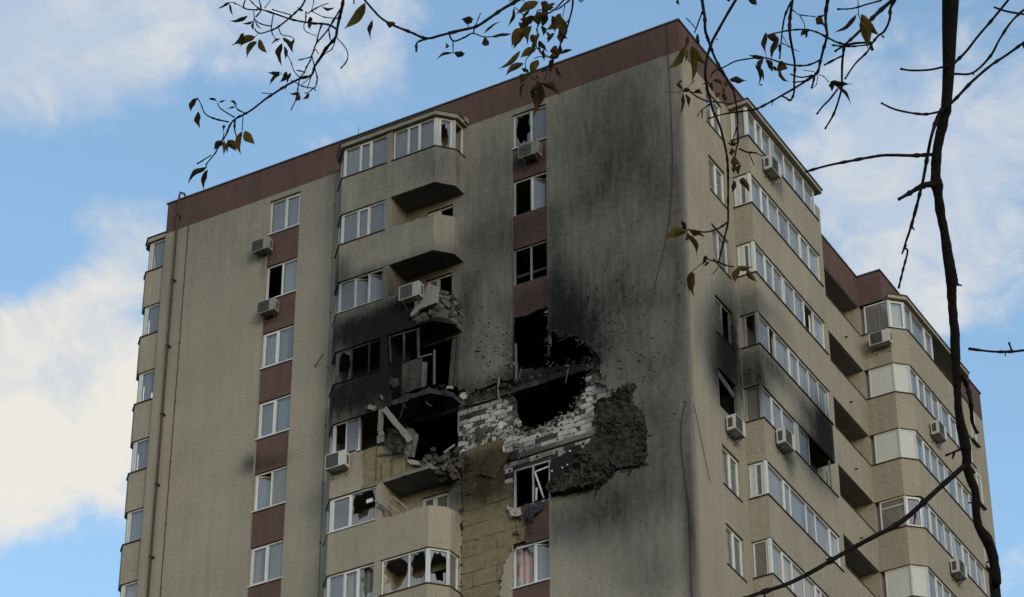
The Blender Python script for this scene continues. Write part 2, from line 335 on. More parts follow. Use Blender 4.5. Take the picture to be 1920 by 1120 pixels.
def inpoly(x, y, poly):
    c = False; n = len(poly); j = n - 1
    for i in range(n):
        xi, yi = poly[i]; xj, yj = poly[j]
        if (yi > y) != (yj > y) and x < (xj - xi) * (y - yi) / (yj - yi) + xi: c = not c
        j = i
    return c
def rag(poly, step=.16, amp=.05, seed=0):          # roughen a polygon's outline
    rnd = random.Random(seed); out = []
    for i, a in enumerate(poly):
        b = poly[(i + 1) % len(poly)]; L = math.hypot(b[0] - a[0], b[1] - a[1]); n = max(1, int(L / step))
        for k in range(n):
            t = k / n; out.append((a[0] + (b[0] - a[0]) * t + rnd.uniform(-amp, amp), a[1] + (b[1] - a[1]) * t + rnd.uniform(-amp, amp)))
    return out
def sheet(outline, holes, step, to3, depth=None, jitter=0):
    """triangulated plate: outline minus holes in (u, v); to3(u, v, d) gives the point d behind the face"""
    vs, es = [], []
    def loop(pts):
        n = len(vs); vs.extend(Vector(p) for p in pts)
        es.extend((n + i, n + (i + 1) % len(pts)) for i in range(len(pts)))
    loop(outline)
    for h in holes: loop(h)
    us = [p[0] for p in outline]; ws = [p[1] for p in outline]
    bbs = [(min(p[0] for p in h), max(p[0] for p in h), min(p[1] for p in h), max(p[1] for p in h)) for h in holes]
    def inside(x, y):
        if not inpoly(x, y, outline): return False
        for h, b in zip(holes, bbs):
            if b[0] <= x <= b[1] and b[2] <= y <= b[3] and inpoly(x, y, h): return False
        return True
    if step:
        nu = int((max(us) - min(us)) / step); nv = int((max(ws) - min(ws)) / step)
        for i in range(1, nu + 1):
            for j in range(1, nv + 1):
                x = min(us) + (i - .5 * (j % 2)) * step + random.uniform(-jitter, jitter); y = min(ws) + j * step + random.uniform(-jitter, jitter)
                if inside(x, y): vs.append(Vector((x, y)))
    V, E, F, *_ = delaunay_2d_cdt(vs, es, [], 0, 1e-5)
    tri = [f for f in F if inside(sum(V[i][0] for i in f) / 3, sum(V[i][1] for i in f) / 3)]
    P3 = [to3(v[0], v[1], 0) for v in V]
    fs = [tuple(f) for f in tri]
    if depth:
        cnt = {}
        for f in fs:
            for a, b in ((f[0], f[1]), (f[1], f[2]), (f[2], f[0])):
                k = (min(a, b), max(a, b)); cnt[k] = None if k in cnt else (a, b)
        bk = {}
        def back(i):
            if i not in bk: bk[i] = len(P3); P3.append(to3(V[i][0], V[i][1], depth))
            return bk[i]
        for k, e in cnt.items():
            if e: fs.append((e[1], e[0], back(e[0]), back(e[1])))
    used = sorted({i for f in fs for i in f}); mp_ = {o: n for n, o in enumerate(used)}
    return [P3[i] for i in used], [tuple(mp_[i] for i in f) for f in fs]
def rect(x0, x1, y0, y1): return [(x0, y0), (x1, y0), (x1, y1), (x0, y1)]
def rect_sub(x0, x1, y0, y1, n=1): return rect(x0, x1, y0, y1)
def pl_offset(pts, d):                              # offset of an open polyline; + is outward (right of travel)
    out = []; n = len(pts)
    nr = []
    for i in range(n - 1):
        dx, dy = pts[i + 1][0] - pts[i][0], pts[i + 1][1] - pts[i][1]; L = math.hypot(dx, dy); nr.append((dy / L, -dx / L))
    for i in range(n):
        if i == 0: m = nr[0]; s = 1
        elif i == n - 1: m = nr[-1]; s = 1
        else:
            a, b = nr[i - 1], nr[i]; mx_, my_ = a[0] + b[0], a[1] + b[1]; L = math.hypot(mx_, my_); m = (mx_ / L, my_ / L); s = 1 / max(.3, m[0] * a[0] + m[1] * a[1])
        out.append((pts[i][0] + m[0] * s * d, pts[i][1] + m[1] * s * d))
    return out
def band(pts, z0, z1, t, step=.3, off=0.0, ztop=None):
    """wall along an open polyline, outer face on it, thickness t inwards; ztop(u) may lower the top"""
    o = pl_offset(pts, off) if off else pts; inn = pl_offset(pts, off - t)
    m = MB(); 
    cols = []
    for i in range(len(o) - 1):
        L = math.hypot(o[i + 1][0] - o[i][0], o[i + 1][1] - o[i][1]); n = max(1, round(L / step)) if step else 1
        for k in range(n + (i == len(o) - 2)):
            t_ = k / n
            cols.append(((o[i][0] + (o[i + 1][0] - o[i][0]) * t_, o[i][1] + (o[i + 1][1] - o[i][1]) * t_), (inn[i][0] + (inn[i + 1][0] - inn[i][0]) * t_, inn[i][1] + (inn[i + 1][1] - inn[i][1]) * t_)))
    nz = max(1, round((z1 - z0) / step)) if step else 1
    idx = []
    for c, ci in cols:
        zt = z1 if ztop is None else ztop(c)
        col = [len(m.v) + j for j in range(nz + 1)]
        m.v += [Vector((c[0], c[1], z0 + (zt - z0) * j / nz)) for j in range(nz + 1)]
        col2 = [len(m.v), len(m.v) + 1]; m.v += [Vector((ci[0], ci[1], z0)), Vector((ci[0], ci[1], zt))]
        idx.append((col, col2))
    for a, b in zip(idx, idx[1:]):
        for j in range(nz): m.f.append((a[0][j], b[0][j], b[0][j + 1], a[0][j + 1]))
        m.f.append((a[0][nz], b[0][nz], b[1][1], a[1][1])); m.f.append((b[0][0], a[0][0], a[1][0], b[1][0])); m.f.append((b[1][0], a[1][0], a[1][1], b[1][1]))
    for c, flip in ((idx[0], 1), (idx[-1], 0)):
        f = tuple(c[0]) + (c[1][1], c[1][0]); m.f.append(f if not flip else f[::-1])
    return m
def plate(poly, z0, z1):
    m = MB(); n = len(poly); m.v = [Vector((x, y, z0)) for x, y in poly] + [Vector((x, y, z1)) for x, y in poly]
    m.f = [tuple(reversed(range(n))), tuple(range(n, 2 * n))] + [(i, (i + 1) % n, n + (i + 1) % n, n + i) for i in range(n)]
    return m

def spline(P, sub):
    out = []
    for i in range(len(P) - 1):
        p0, p1, p2, p3 = P[max(i - 1, 0)], P[i], P[i + 1], P[min(i + 2, len(P) - 1)]
        for k in range(sub):
            t = k / sub; out.append(.5 * ((2 * p1) + (p2 - p0) * t + (2 * p0 - 5 * p1 + 4 * p2 - p3) * t * t + (3 * p1 - p0 - 3 * p2 + p3) * t ** 3))
    out.append(P[-1]); return out

# ------------------------------------------------------------------ ground
g = MB(); g.quad((-1500, -1500, 0), (1500, -1500, 0), (1500, 1500, 0), (-1500, 1500, 0)); o = g.build('ground', 'grass'); o['kind'] = 'structure'
g = MB(); g.quad((-60, -22, .004), (60, -22, .004), (60, -14, .004), (-60, -14, .004)); o = g.build('road', 'asphalt'); o['kind'] = 'structure'

# ------------------------------------------------------------------ the tower
BLD = empty('apartment_building', (0, 0, 0), 'tall beige apartment tower with brown bands, burnt and blasted open near the corner', 'building')
TOP, BR = 70.956, 69.505
S = lambda k: 69.46 - 3 * k                      # soffit above storey k (0 = top storey)
SILL = lambda k: 68.07 - 3 * k
WT = lambda k: 69.262 - 3 * k                    # heads and sills of the plain windows
WB = lambda k: 67.719 - 3 * k
AL = -22.073
ST1, ST2 = (-17.28, -15.90), (-6.78, -5.40)      # the two window strips of the front
B1, B2 = 1.993, 3.325
NK = 8

# --- windows
def window(P0, ux, n, wd, ht, cols, fmat='pvc', curtains=None, frame=.06, sill=True, glassmat='glass', soot=True, rails=None, seed=0):
    """cols: list of (relative width, kind); kinds f fixed, s sash, o open dark, t tilted sash, b broken, x no glass, p opaque panel"""
    rnd = random.Random(seed); uz = Vector((0, 0, 1)); P0 = Vector(P0)
    m = MB(); fw = frame; d0, d1 = -.07, 0.0
    m.obox(P0, ux, n, uz, 0, fw, d0, d1, 0, ht); m.obox(P0, ux, n, uz, wd - fw, wd, d0, d1, 0, ht)
    m.obox(P0, ux, n, uz, fw, wd - fw, d0, d1, 0, fw); m.obox(P0, ux, n, uz, fw, wd - fw, d0, d1, ht - fw, ht)
    tot = sum(c[0] for c in cols); iw = wd - 2 * fw; x = fw; cells = []
    for i, (r, kd) in enumerate(cols):
        x1 = x + iw * r / tot
        a, b = x + (fw / 2 if i else 0), x1 - (fw / 2 if i < len(cols) - 1 else 0)
        if i < len(cols) - 1: m.obox(P0, ux, n, uz, x1 - fw / 2, x1 + fw / 2, d0, d1 - .004, fw, ht - fw)
        cells.append((a, b, kd)); x = x1
    if rails:
        for (i, z) in rails:
            a, b, _ = cells[i]; m.obox(P0, ux, n, uz, a, b, d0, d1 - .006, z, z + fw * .8)
    fr = m.build('window', fmat, BLD, soot=soot)
    for ci, (a, b, kd) in enumerate(cells):
        z0, z1 = fw, ht - fw
        if kd in 'st':
            s_ = MB(); q = .05; o_ = P0.copy(); nn = n; u2 = ux
            if kd == 't':                       # sash swung ajar about its left stile
                an = rnd.uniform(.45, .75) * (1 if rnd.random() < .5 else .8); u2 = (ux * math.cos(an) - n * math.sin(an)); nn = (n * math.cos(an) + ux * math.sin(an))
                o_ = P0 + ux * a; aa, bb = 0, b - a
            else: aa, bb = a, b
            e0, e1 = -.05, .014
            if kd == 't': e0, e1 = -.05, 0
            s_.obox(o_, u2, nn, uz, aa, aa + q, e0, e1, z0, z1); s_.obox(o_, u2, nn, uz, bb - q, bb, e0, e1, z0, z1)
            s_.obox(o_, u2, nn, uz, aa + q, bb - q, e0, e1, z0, z0 + q); s_.obox(o_, u2, nn, uz, aa + q, bb - q, e0, e1, z1 - q, z1)
            s_.build('sash', fmat, fr, soot=soot)
            pa, pb, pz0, pz1 = aa + q, bb - q, z0 + q, z1 - q
            P = lambda u, v, d=0: o_ + u2 * u + nn * (-.03 + d) + uz * v
        else:
            pa, pb, pz0, pz1 = a, b, z0, z1
            P = lambda u, v, d=0: P0 + ux * u + n * (-.035 + d) + uz * v
        if kd in 'fst':
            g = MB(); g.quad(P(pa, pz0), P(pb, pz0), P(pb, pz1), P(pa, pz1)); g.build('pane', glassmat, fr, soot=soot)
        elif kd == 'b':                         # shards left in the frame
            cx, cz = (pa + pb) / 2 + rnd.uniform(-.06, .06), (pz0 + pz1) / 2 + rnd.uniform(-.1, .15); pw, ph = (pb - pa) / 2, (pz1 - pz0) / 2
            nn_ = 17; hole = []
            for i in range(nn_):
                an = 2 * math.pi * i / nn_; r = rnd.uniform(.55, .95) if i % 2 else rnd.uniform(.75, 1.0)
                hx = max(pa + .012, min(pb - .012, cx + pw * r * 1.15 * math.cos(an))); hz = max(pz0 + .012, min(pz1 - .012, cz + ph * r * 1.1 * math.sin(an)))
                hole.append((hx, hz))
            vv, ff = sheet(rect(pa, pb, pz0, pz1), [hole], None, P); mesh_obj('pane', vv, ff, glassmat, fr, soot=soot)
        elif kd == 'p':
            g = MB(); g.obox(P0, ux, n, uz, a, b, -.045, -.02, z0, z1); g.build('panel', 'blind', fr, soot=soot)
        elif kd == 'k':
            g = MB(); g.obox(P0, ux, n, uz, a, b, -.045, -.02, z0, z1); g.build('panel', 'pvc_grey', fr, soot=soot)
        cu = (curtains[ci] if curtains else None)
        if cu:
            cm = {'w': rnd.choice(('curtain', 'curtain', 'curtain_light', 'curtain_grey')), 'd': 'curtain_dark', 'p': 'curtain_pink', 'b': 'blind'}[cu]
            c_ = MB(); nn_ = 16; ph = rnd.uniform(0, 6)
            aw, bw = a - .02, b + .02
            if cu == 'w' and rnd.random() < .3: bw = aw + (bw - aw) * rnd.uniform(.45, .8)
            for i in range(nn_ + 1):
                t = i / nn_; dd = -.17 - .025 * math.sin(ph + t * (bw - aw) * 28) * (0 if cu == 'b' else 1)
                c_.v += [P0 + ux * (aw + (bw - aw) * t) + n * dd + uz * z0, P0 + ux * (aw + (bw - aw) * t) + n * dd + uz * (z1 + .03)]
            c_.f = [(2 * i, 2 * i + 2, 2 * i + 3, 2 * i + 1) for i in range(nn_)]
            c_.build('curtain', cm, fr, smooth=True, soot=soot)
    if sill:
        s_ = MB(); s_.obox(P0, ux, n, uz, -.03, wd + .03, -.01, .13, -.045, -.004); s_.build('sill', 'pvc' if sill == 1 else 'dark_trim', fr, soot=soot)
    return fr
UX, UY = Vector((1, 0, 0)), Vector((0, 1, 0))

# --- outline of the blast damage on the front (render and insulation torn off)
DMG = AY('Z5', [(-90, 470), (20, 470), (60, 478), (130, 492), (155, 462), (200, 442), (250, 420), (300, 432), (345, 425), (525, 400), (523, 165), (560, 178), (590, 205), (630, 200), (680, 195), (700, 230), (740, 255),
                (765, 270), (790, 300), (800, 350), (795, 400), (830, 470), (880, 498), (900, 475), (962, 460), (970, 560), (1020, 598), (1047, 695), (1036, 860), (1000, 886), (885, 905), (800, 990), (540, 1046), (523, 1060), (345, 1110)])
DMG += AY('Z6', [(1040, 700), (1030, 800), (1010, 862), (975, 930), (955, 990), (945, 1060), (940, 1140), (935, 1400), (738, 1400), (738, 500)]) + AY('Z5', [(20, 800), (-40, 650), (-60, 520)])
DMG = rag(DMG, .09, .045, 3)
H1 = AY('Z5', [(322, 110), (345, 95), (400, 88), (440, 70), (480, 50), (522, 58), (530, 172), (560, 178), (590, 205), (630, 200), (690, 195), (700, 230), (760, 265), (755, 335), (600, 350), (370, 375), (335, 350)], .12)
H2 = AY('Z5', [(310, 478), (740, 350), (745, 382), (722, 400), (722, 480), (685, 520), (690, 560), (660, 600), (610, 612), (560, 640), (535, 665), (480, 680), (420, 700), (365, 705), (360, 640), (355, 560), (342, 512)], .12)
def pock_list():
    rnd = random.Random(11); out = []
    c1 = onY(985, 690); c2 = onY(1060, 690)
    spec = [((915, 655), 36, 45, 95), ((1110, 605), 55, 50, 95), ((1180, 640), 70, 90, 95), ((1060, 570), 30, 45, 36), ((1200, 480), 60, 60, 10), ((900, 560), 30, 40, 10), ((1240, 820), 40, 120, 6), ((1060, 1040), 40, 60, 5)]
    for (c, sx, sy, n) in spec:
        for _ in range(n):
            u, v = rnd.gauss(c[0], sx), rnd.gauss(c[1], sy)
            if not (872 < u < 1283 and 300 < v < 1110): continue
            if 955 < u < 1034: continue
            p = onY(u, v); x, z = p.x, p.z
            if x > -.25 or inpoly(x, z, DMG): continue
            an = math.atan2(z - c2.z, x - c2.x); far = math.hypot(z - c2.z, x - c2.x)
            L = rnd.choice((.03, .035, .045, .05, .08, .11)) if far < 3.2 and z > c2.z - .8 else rnd.choice((.026, .032, .04, .048))
            W = min(L, rnd.uniform(.024, .042))
            ca, sa = math.cos(an + rnd.uniform(-.25, .25)), math.sin(an + rnd.uniform(-.25, .25))
            k = 6; pts = []
            for i in range(k):
                t = 2 * math.pi * i / k; a, b = L * math.cos(t) * rnd.uniform(.7, 1.2), W * math.sin(t) * rnd.uniform(.6, 1.3)
                pts.append((x + a * ca - b * sa, z + a * sa + b * ca))
            if all(math.hypot(x - q[0][0], z - q[0][1]) > .4 or True for q in out): out.append(pts)
    return out
POCKS = pock_list()
A3 = lambda u, v, d=0: Vector((u, d, v))
holes = [rect(*ST1, WB(7) - .001, WT(0)), rect(*ST2, WB(7) - .001, WT(0)), DMG]
for k in range(NK):
    if k in (3, 4): holes.append(rect(-10.95, -8.95, S(k) - 2.75, S(k) - .12))
    elif k != 0: holes.append(rect(-10.33, -9.24, S(k) - 2.2, S(k) - .27))
hs = holes + POCKS
vv, ff = sheet([(AL, 46.0), (0, 46.0), (0, BR), (AL, BR)], hs, .23, A3, .1, .03)
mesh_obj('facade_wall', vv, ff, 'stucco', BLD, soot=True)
m = MB(); m.box(AL, 0, 0, .1, 0, 46.0); m.build('facade_wall', 'stucco', BLD)
# near-black sheet; its colour stands in for shade inside the shrapnel pits
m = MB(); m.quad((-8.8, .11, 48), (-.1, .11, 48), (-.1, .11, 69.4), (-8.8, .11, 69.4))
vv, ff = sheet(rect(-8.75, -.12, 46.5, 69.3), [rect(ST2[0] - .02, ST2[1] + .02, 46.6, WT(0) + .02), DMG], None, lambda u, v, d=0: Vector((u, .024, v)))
mesh_obj('pit_dark_backing', vv, ff, 'char', BLD)

# --- masonry behind the torn render
W5 = rect(ST2[0], ST2[1], WB(5), WT(5))
MAS = [(-9.0, 47.5), (-4.0 + 1.4, 47.5), (-1.4, 54), (-1.6, 59.2), (-3.0, 62.2), (-9.0, 62.2)]
vv, ff = sheet(MAS, [rag(H1, .1, .06, 5), rag(H2, .12, .06, 6), W5, rect(ST2[0], ST2[1], WB(7), WT(6)), rect(ST2[0], ST2[1], WB(3) + 1.0, 62.1)], .35, lambda u, v, d=0: Vector((u, .15 + d, v)), .16)
masonry = mesh_obj('masonry_wall', vv, ff, 'mortar', BLD, soot=True)
BRA = AY('Z5', [(-40, 480), (155, 455), (340, 425), (340, 480), (735, 365), (750, 330), (800, 430), (890, 490), (910, 560), (800, 600), (800, 720), (740, 790), (570, 860), (555, 840), (345, 905), (340, 1030), (290, 1030), (285, 890), (200, 900), (60, 860), (-40, 850)], .12)
rnd = random.Random(21)
bl, bh = .43, .205
bmesh_cache = {}
def brick_mesh(kind, L):
    key = (kind, round(L, 2))
    if key in bmesh_cache: return bmesh_cache[key]
    r2 = random.Random(str(key)); j = lambda a: a + r2.uniform(-.006, .006) if kind < 4 else a + r2.uniform(-.03, .03)
    hx, hz = L / 2 - .008, bh / 2 - .008; c_ = .02 if kind < 4 else .07; v = []
    for sx_, sz_ in ((-1, -1), (1, -1), (1, 1), (-1, 1)):
        ca, cb = r2.uniform(.004, c_), r2.uniform(.004, c_ * .8)
        if r2.random() < .25: ca *= 2.2; cb *= 1.6
        p1, p2 = (sx_ * hx, 0, sz_ * (hz - cb)), (sx_ * (hx - ca), 0, sz_ * hz)
        v += [p1, p2] if sx_ * sz_ > 0 else [p2, p1]
    v = [v[1], v[0]][::-1] + v[2:]
    v = sorted(v, key=lambda q: math.atan2(q[2] / hz, q[0] / hx))
    v = [Vector(q) + Vector((r2.uniform(-.006, .006), r2.uniform(0, .012 if kind < 4 else .035), r2.uniform(-.006, .006))) for q in v]
    v += [Vector((q.x * 1.0, .07, q.z)) for q in v]
    f = [tuple(range(8))] + [((i + 1) % 8, i, 8 + i, 8 + (i + 1) % 8) for i in range(8)]
    me = bpy.data.meshes.new('brick'); me.from_pydata([tuple(q) for q in v], [], f); me.materials.append(MATS['brick']); me.update()
    bmesh_cache[key] = me; return me
def attr_mesh(me, val):                 # a brick keeps the smoke of its place
    key = ('s', me.name, round(val * 6))
    if key in bmesh_cache: return bmesh_cache[key]
    m2 = me.copy(); a = m2.attributes.new('soot', 'FLOAT', 'POINT'); a.data.foreach_set('value', [round(val * 6) / 6] * len(m2.vertices)); bmesh_cache[key] = m2; return m2
hm = MB(); rh = random.Random(1)
hm.v = [Vector((.045 * rh.uniform(.75, 1.2) * math.cos(i * math.pi / 4), 0 if i < 9 else .03, .045 * rh.uniform(.75, 1.2) * math.sin(i * math.pi / 4))) for i in range(8)]
hm.v += [v + Vector((0, .05, 0)) for v in hm.v]
hm.f = [tuple(range(8))] + [((i + 1) % 8, i, 8 + i, 8 + (i + 1) % 8) for i in range(8)]
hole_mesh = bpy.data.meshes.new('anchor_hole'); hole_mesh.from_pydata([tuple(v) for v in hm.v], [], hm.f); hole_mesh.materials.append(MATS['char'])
row = 0; z = 52.6; nb = 0
while z < 59.0:
    x = -9.0 + (bl / 2 if row % 2 else 0)
    while x < -1.5:
        cx, cz = x + bl / 2, z + bh / 2
        ok = inpoly(cx, cz, BRA)
        for hh in (H1, H2, W5):
            for sx in (-.4, 0, .4):
                if inpoly(cx + sx * bl, cz, hh): ok = False
        if 57.30 < cz < 57.62 or 54.66 < cz < 54.93 or ST2[0] - .1 < cx < ST2[1] + .1 and cz < WT(5) + .12: ok = False
        if ok and rnd.random() > .10 and nb < 300:
            near = min(math.hypot(cx - q[0], cz - q[1]) for q in H2)
            kd = rnd.randint(0, 3) if near > .45 and rnd.random() > (.55 if cx < -6.9 else .25) else rnd.randint(4, 7)
            val = min(.92, soot_at(Vector((cx, .12, cz))) * .45 + rnd.choice((0, 0, .03, .06, .1, .2)))
            b = bpy.data.objects.new('brick', attr_mesh(brick_mesh(kd, bl), val)); COL.objects.link(b); b.parent = masonry
            b.location = (cx, .115 + rnd.uniform(-.008, .012), cz); b.rotation_euler = (rnd.uniform(-.04, .04), rnd.uniform(-.02, .02), rnd.uniform(-.05, .05))
            nb += 1
            if rnd.random() < .38:          # anchor holes left by the insulation dowels
                h_ = bpy.data.objects.new('anchor_hole', hole_mesh); COL.objects.link(h_); h_.parent = masonry
                h_.location = (cx + rnd.uniform(-.15, .15), .1, cz + rnd.uniform(-.06, .06)); q_ = rnd.uniform(.6, 1.25); h_.scale = (q_, 1, q_ * rnd.uniform(.7, 1.1))
        x += bl
    z += bh; row += 1
# floor slab edges crossing the opening, cracked concrete
def rough_beam(name, x0, x1, y0, y1, z0, z1, material='concrete', parent=BLD, amp=.03, seed=1, soot=True, step=.18):
    r2 = random.Random(seed); n = max(2, int((x1 - x0) / step)); m = MB()
    for i in range(n + 1):
        x = x0 + (x1 - x0) * i / n; j = lambda: r2.uniform(-amp, amp)
        m.v += [Vector((x, y0 + j(), z0 + j())), Vector((x, y1, z0 + j())), Vector((x, y1, z1 + j())), Vector((x, y0 + j(), z1 + j()))]
    for i in range(n):
        a = 4 * i
        for k in range(4): m.f.append((a + k, a + (k + 1) % 4, a + 4 + (k + 1) % 4, a + 4 + k)[::-1])
    m.f += [(0, 1, 2, 3), (4 * n + 3, 4 * n + 2, 4 * n + 1, 4 * n)]
    return m.build(name, material, parent, soot=soot)
rough_beam('slab_edge', -8.55, -3.75, .06, .6, 57.36, 57.60, seed=3, amp=.022)
rough_beam('slab_edge', -6.95, -3.2, .09, .5, 54.70, 54.90, 'concrete', seed=4, amp=.012)
rough_beam('slab_edge', -8.6, -6.85, .05, .4, 57.45, 57.72, 'brick_grey', seed=7, amp=.05)
# rubble: loose chunks (uncountable heaps)
def chunk(m, c, s, r2):
    n = len(m.v); vs = []
    for d in ((-1, -1, -1), (1, -1, -1), (1, 1, -1), (-1, 1, -1), (-1, -1, 1), (1, -1, 1), (1, 1, 1), (-1, 1, 1)):
        vs.append(Vector(d) * (s * r2.uniform(.35, 1.0)))
    q = Matrix.Rotation(r2.uniform(0, 6), 3, Vector((r2.uniform(-1, 1), r2.uniform(-1, 1), r2.uniform(-1, 1))).normalized())
    m.box8([Vector(c) + q @ v for v in vs])
def rubble(name, pts_fn, count, smin, smax, material, seed, parent=BLD):
    r2 = random.Random(seed); m = MB()
    for _ in range(count): chunk(m, pts_fn(r2), r2.uniform(smin, smax) * r2.uniform(.5, 1), r2)
    o = m.build(name, material, parent, soot=True); o['kind'] = 'stuff'; return o
rubble('rubble', lambda r: (r.uniform(-6.7, -3.9), r.uniform(.1, .7), 57.62 + abs(r.gauss(0, .16))), 130, .05, .17, 'brick_grey', 31)
rubble('rubble', lambda r: (r.uniform(-8.7, -6.9), r.uniform(.02, .2), 57.6 + abs(r.gauss(0, .10))), 60, .04, .13, 'brick_grey', 32)
def along_h2(r):
    i = r.randrange(5, 14); a, b = H2[i], H2[i + 1]; t = r.random(); return (a[0] + (b[0] - a[0]) * t + r.gauss(0, .05), r.uniform(.10, .4), a[1] + (b[1] - a[1]) * t + r.gauss(-.02, .06))
rubble('rubble', along_h2, 90, .05, .15, 'brick', 33)
rubble('rubble', lambda r: (r.uniform(-9.2, -8.45), r.uniform(-.7, .2), 54.75 + abs(r.gauss(0, .25))), 110, .04, .15, 'brick_grey', 34)
rubble('rubble', lambda r: (r.gauss(-7.9, .55), r.uniform(.06, .13), r.gauss(55.9, .8)), 70, .03, .10, 'brick_grey', 35)

# --- insulation boards bared below and left of the window strip
rnd = random.Random(5); zr = 48.4; ri = 0
while zr < 55.2:
    hgt = .60; xs = -8.74 - (.45 if ri % 2 else 0)
    while xs < -5.0:
        wl = rnd.choice((.9, 1.0, 1.05)); x0, x1 = max(xs + .008, -8.74), min(xs + wl - .008, ST2[0] + (.55 if 51.0 < zr < 52.6 else .0))
        if zr > 50.8 and zr < 51.1: x1 = min(x1, ST2[0] - .02)
        if x1 - x0 > .15:
            top = zr + hgt - .008
            if zr + hgt > 54.55 and x0 > -8.0: xs += wl; continue
            if zr + hgt > 53.6 and x0 > -7.2: xs += wl; continue
            if x1 > ST2[0] and (zr > 52.4): x1 = ST2[0] - .02
            y0 = .022 + rnd.uniform(0, .02); m = MB(); nx, nz = 6, 4; r2 = random.Random(int(zr * 100 + xs * 7))
            jt = lambda: r2.uniform(-.012, .012)
            g_ = [[Vector((x0 + (x1 - x0) * i / nx + jt(), y0 + r2.uniform(-.008, .012), zr + .008 + (top - zr - .008) * j / nz + jt())) for j in range(nz + 1)] for i in range(nx + 1)]
            for c in g_: m.v += c
            W_ = nz + 1
            for i in range(nx):
                for j in range(nz): m.f.append((i * W_ + j, (i + 1) * W_ + j, (i + 1) * W_ + j + 1, i * W_ + j + 1))
            ring = [i * W_ for i in range(nx + 1)] + [nx * W_ + j for j in range(1, W_)] + [i * W_ + nz for i in reversed(range(nx))] + [j for j in reversed(range(1, nz))]
            nb0 = len(m.v); m.v += [m.v[i] + Vector((0, .085, 0)) for i in ring]
            for a in range(len(ring)):
                b = (a + 1) % len(ring); m.f.append((ring[b], ring[a], nb0 + a, nb0 + b))
            bo = m.build('insulation_board', 'insulation', BLD, soot=True)
            for _ in range(2):
                if zr > 51.5:
                    dm = MB(); dx, dz = rnd.uniform(x0 + .1, x1 - .05), rnd.uniform(zr + .1, top - .05); dm.tube([(dx, y0 + .02, dz), (dx, y0 - .012, dz)], .018, 7); dm.build('dowel', 'concrete', bo)
        xs += wl
    zr += hgt; ri += 1

# --- spandrels of the two strips
def spandrel(x0, x1, z0, z1):
    m = MB(); n = max(1, round((x1 - x0) / .25)); nz = max(1, round((z1 - z0) / .25)); y = .022
    for i in range(n + 1):
        for j in range(nz + 1): m.v.append(Vector((x0 + (x1 - x0) * i / n, y, z0 + (z1 - z0) * j / nz)))
    W_ = nz + 1
    for i in range(n):
        for j in range(nz): m.f.append((i * W_ + j, (i + 1) * W_ + j, (i + 1) * W_ + j + 1, i * W_ + j + 1))
    m.quad((x0, y, z1), (x1, y, z1), (x1, .2, z1), (x0, .2, z1)); m.quad((x0, .2, z0), (x1, .2, z0), (x1, y, z0), (x0, y, z0))
    return m.build('spandrel_panel', 'stucco_brown', BLD, soot=True)
for k in range(NK - 1): spandrel(ST1[0], ST1[1], WT(k + 1), WB(k))
for k in (0, 1, 6): spandrel(ST2[0], ST2[1], WT(k + 1), WB(k))
def ragged_spandrel(poly, seed):
    vv, ff = sheet(poly, [], .22, lambda u, v, d=0: Vector((u, .022 + d, v)), .09); return mesh_obj('spandrel_panel', vv, ff, 'stucco_brown', BLD, soot=True)
ragged_spandrel([(ST2[0], WB(2)), (ST2[0], 60.12)] + AY('Z5', [(345, 100), (380, 92), (410, 88), (440, 72), (470, 55), (500, 50)]) + [(ST2[1], 60.45), (ST2[1], WB(2))], 1)
ragged_spandrel(AY('V5', [(490, 420), (530, 415), (560, 430), (600, 410), (676, 395)]) + [(ST2[1], WT(6)), (-6.25, WT(6))] + AY('V5', [(485, 690), (500, 600), (480, 520), (470, 460)]), 2)

# --- windows of the plain strips
rs = [[(1, 'f'), (1, 's')], [(1, 'o'), (1, 'f')], [(.9, 's'), (1, 'f')], [(1, 's'), (1, 'f')], [(1, 't'), (1, 'f')], [(1, 's'), (1, 'f')], [(1, 'f'), (1, 's')]]
cs = ['ww', [None, 'w'], 'ww', 'bb', [None, 'd'], 'ww', 'ww']
for k in range(7):
    window((ST1[0], .09, WB(k)), UX, -UY, ST1[1] - ST1[0], WT(k) - WB(k), rs[k], curtains=cs[k], seed=k + 1)
r2_ = {0: ([(1, 'b'), (.9, 'f')], [None, 'd'], 'pvc'), 1: ([(1.1, 'x'), (1, 't')], None, 'pvc'), 2: ([(1, 'x'), (1, 'x')], None, 'pvc_grey'),
       5: ([(1, 'x'), (.9, 'x')], None, 'pvc'), 6: ([(1, 'b'), (.75, 't')], ['p', None], 'pvc')}
for k, (c, cu, fm) in r2_.items():
    window((ST2[0], .09, WB(k)), UX, -UY, ST2[1] - ST2[0], WT(k) - WB(k), c, fm, curtains=cu, seed=40 + k, sill=1 if k in (0, 6) else 0)
m = MB(); zz = [57.75, WT(3) - .55]
m.bar((-6.70, .12, 57.7), (-6.72, .12, 59.35), .07, .05); m.build('window_post', 'pvc_grey', BLD, soot=.55)
m = MB(); m.bar((-5.36, .10, 58.85), (-5.38, .10, 59.75), .09, .07); m.build('window_post', 'concrete', BLD, soot=.6)

m = MB()
for a, b in (((572, 182), (640, 378)), ((572, 182), (678, 140)), ((585, 300), (582, 395))): m.bar(onY(*px('V5', *a), .07), onY(*px('V5', *b), .07), .055, .04, UY)
m.build('loose_sash', 'pvc', BLD, soot=.2)
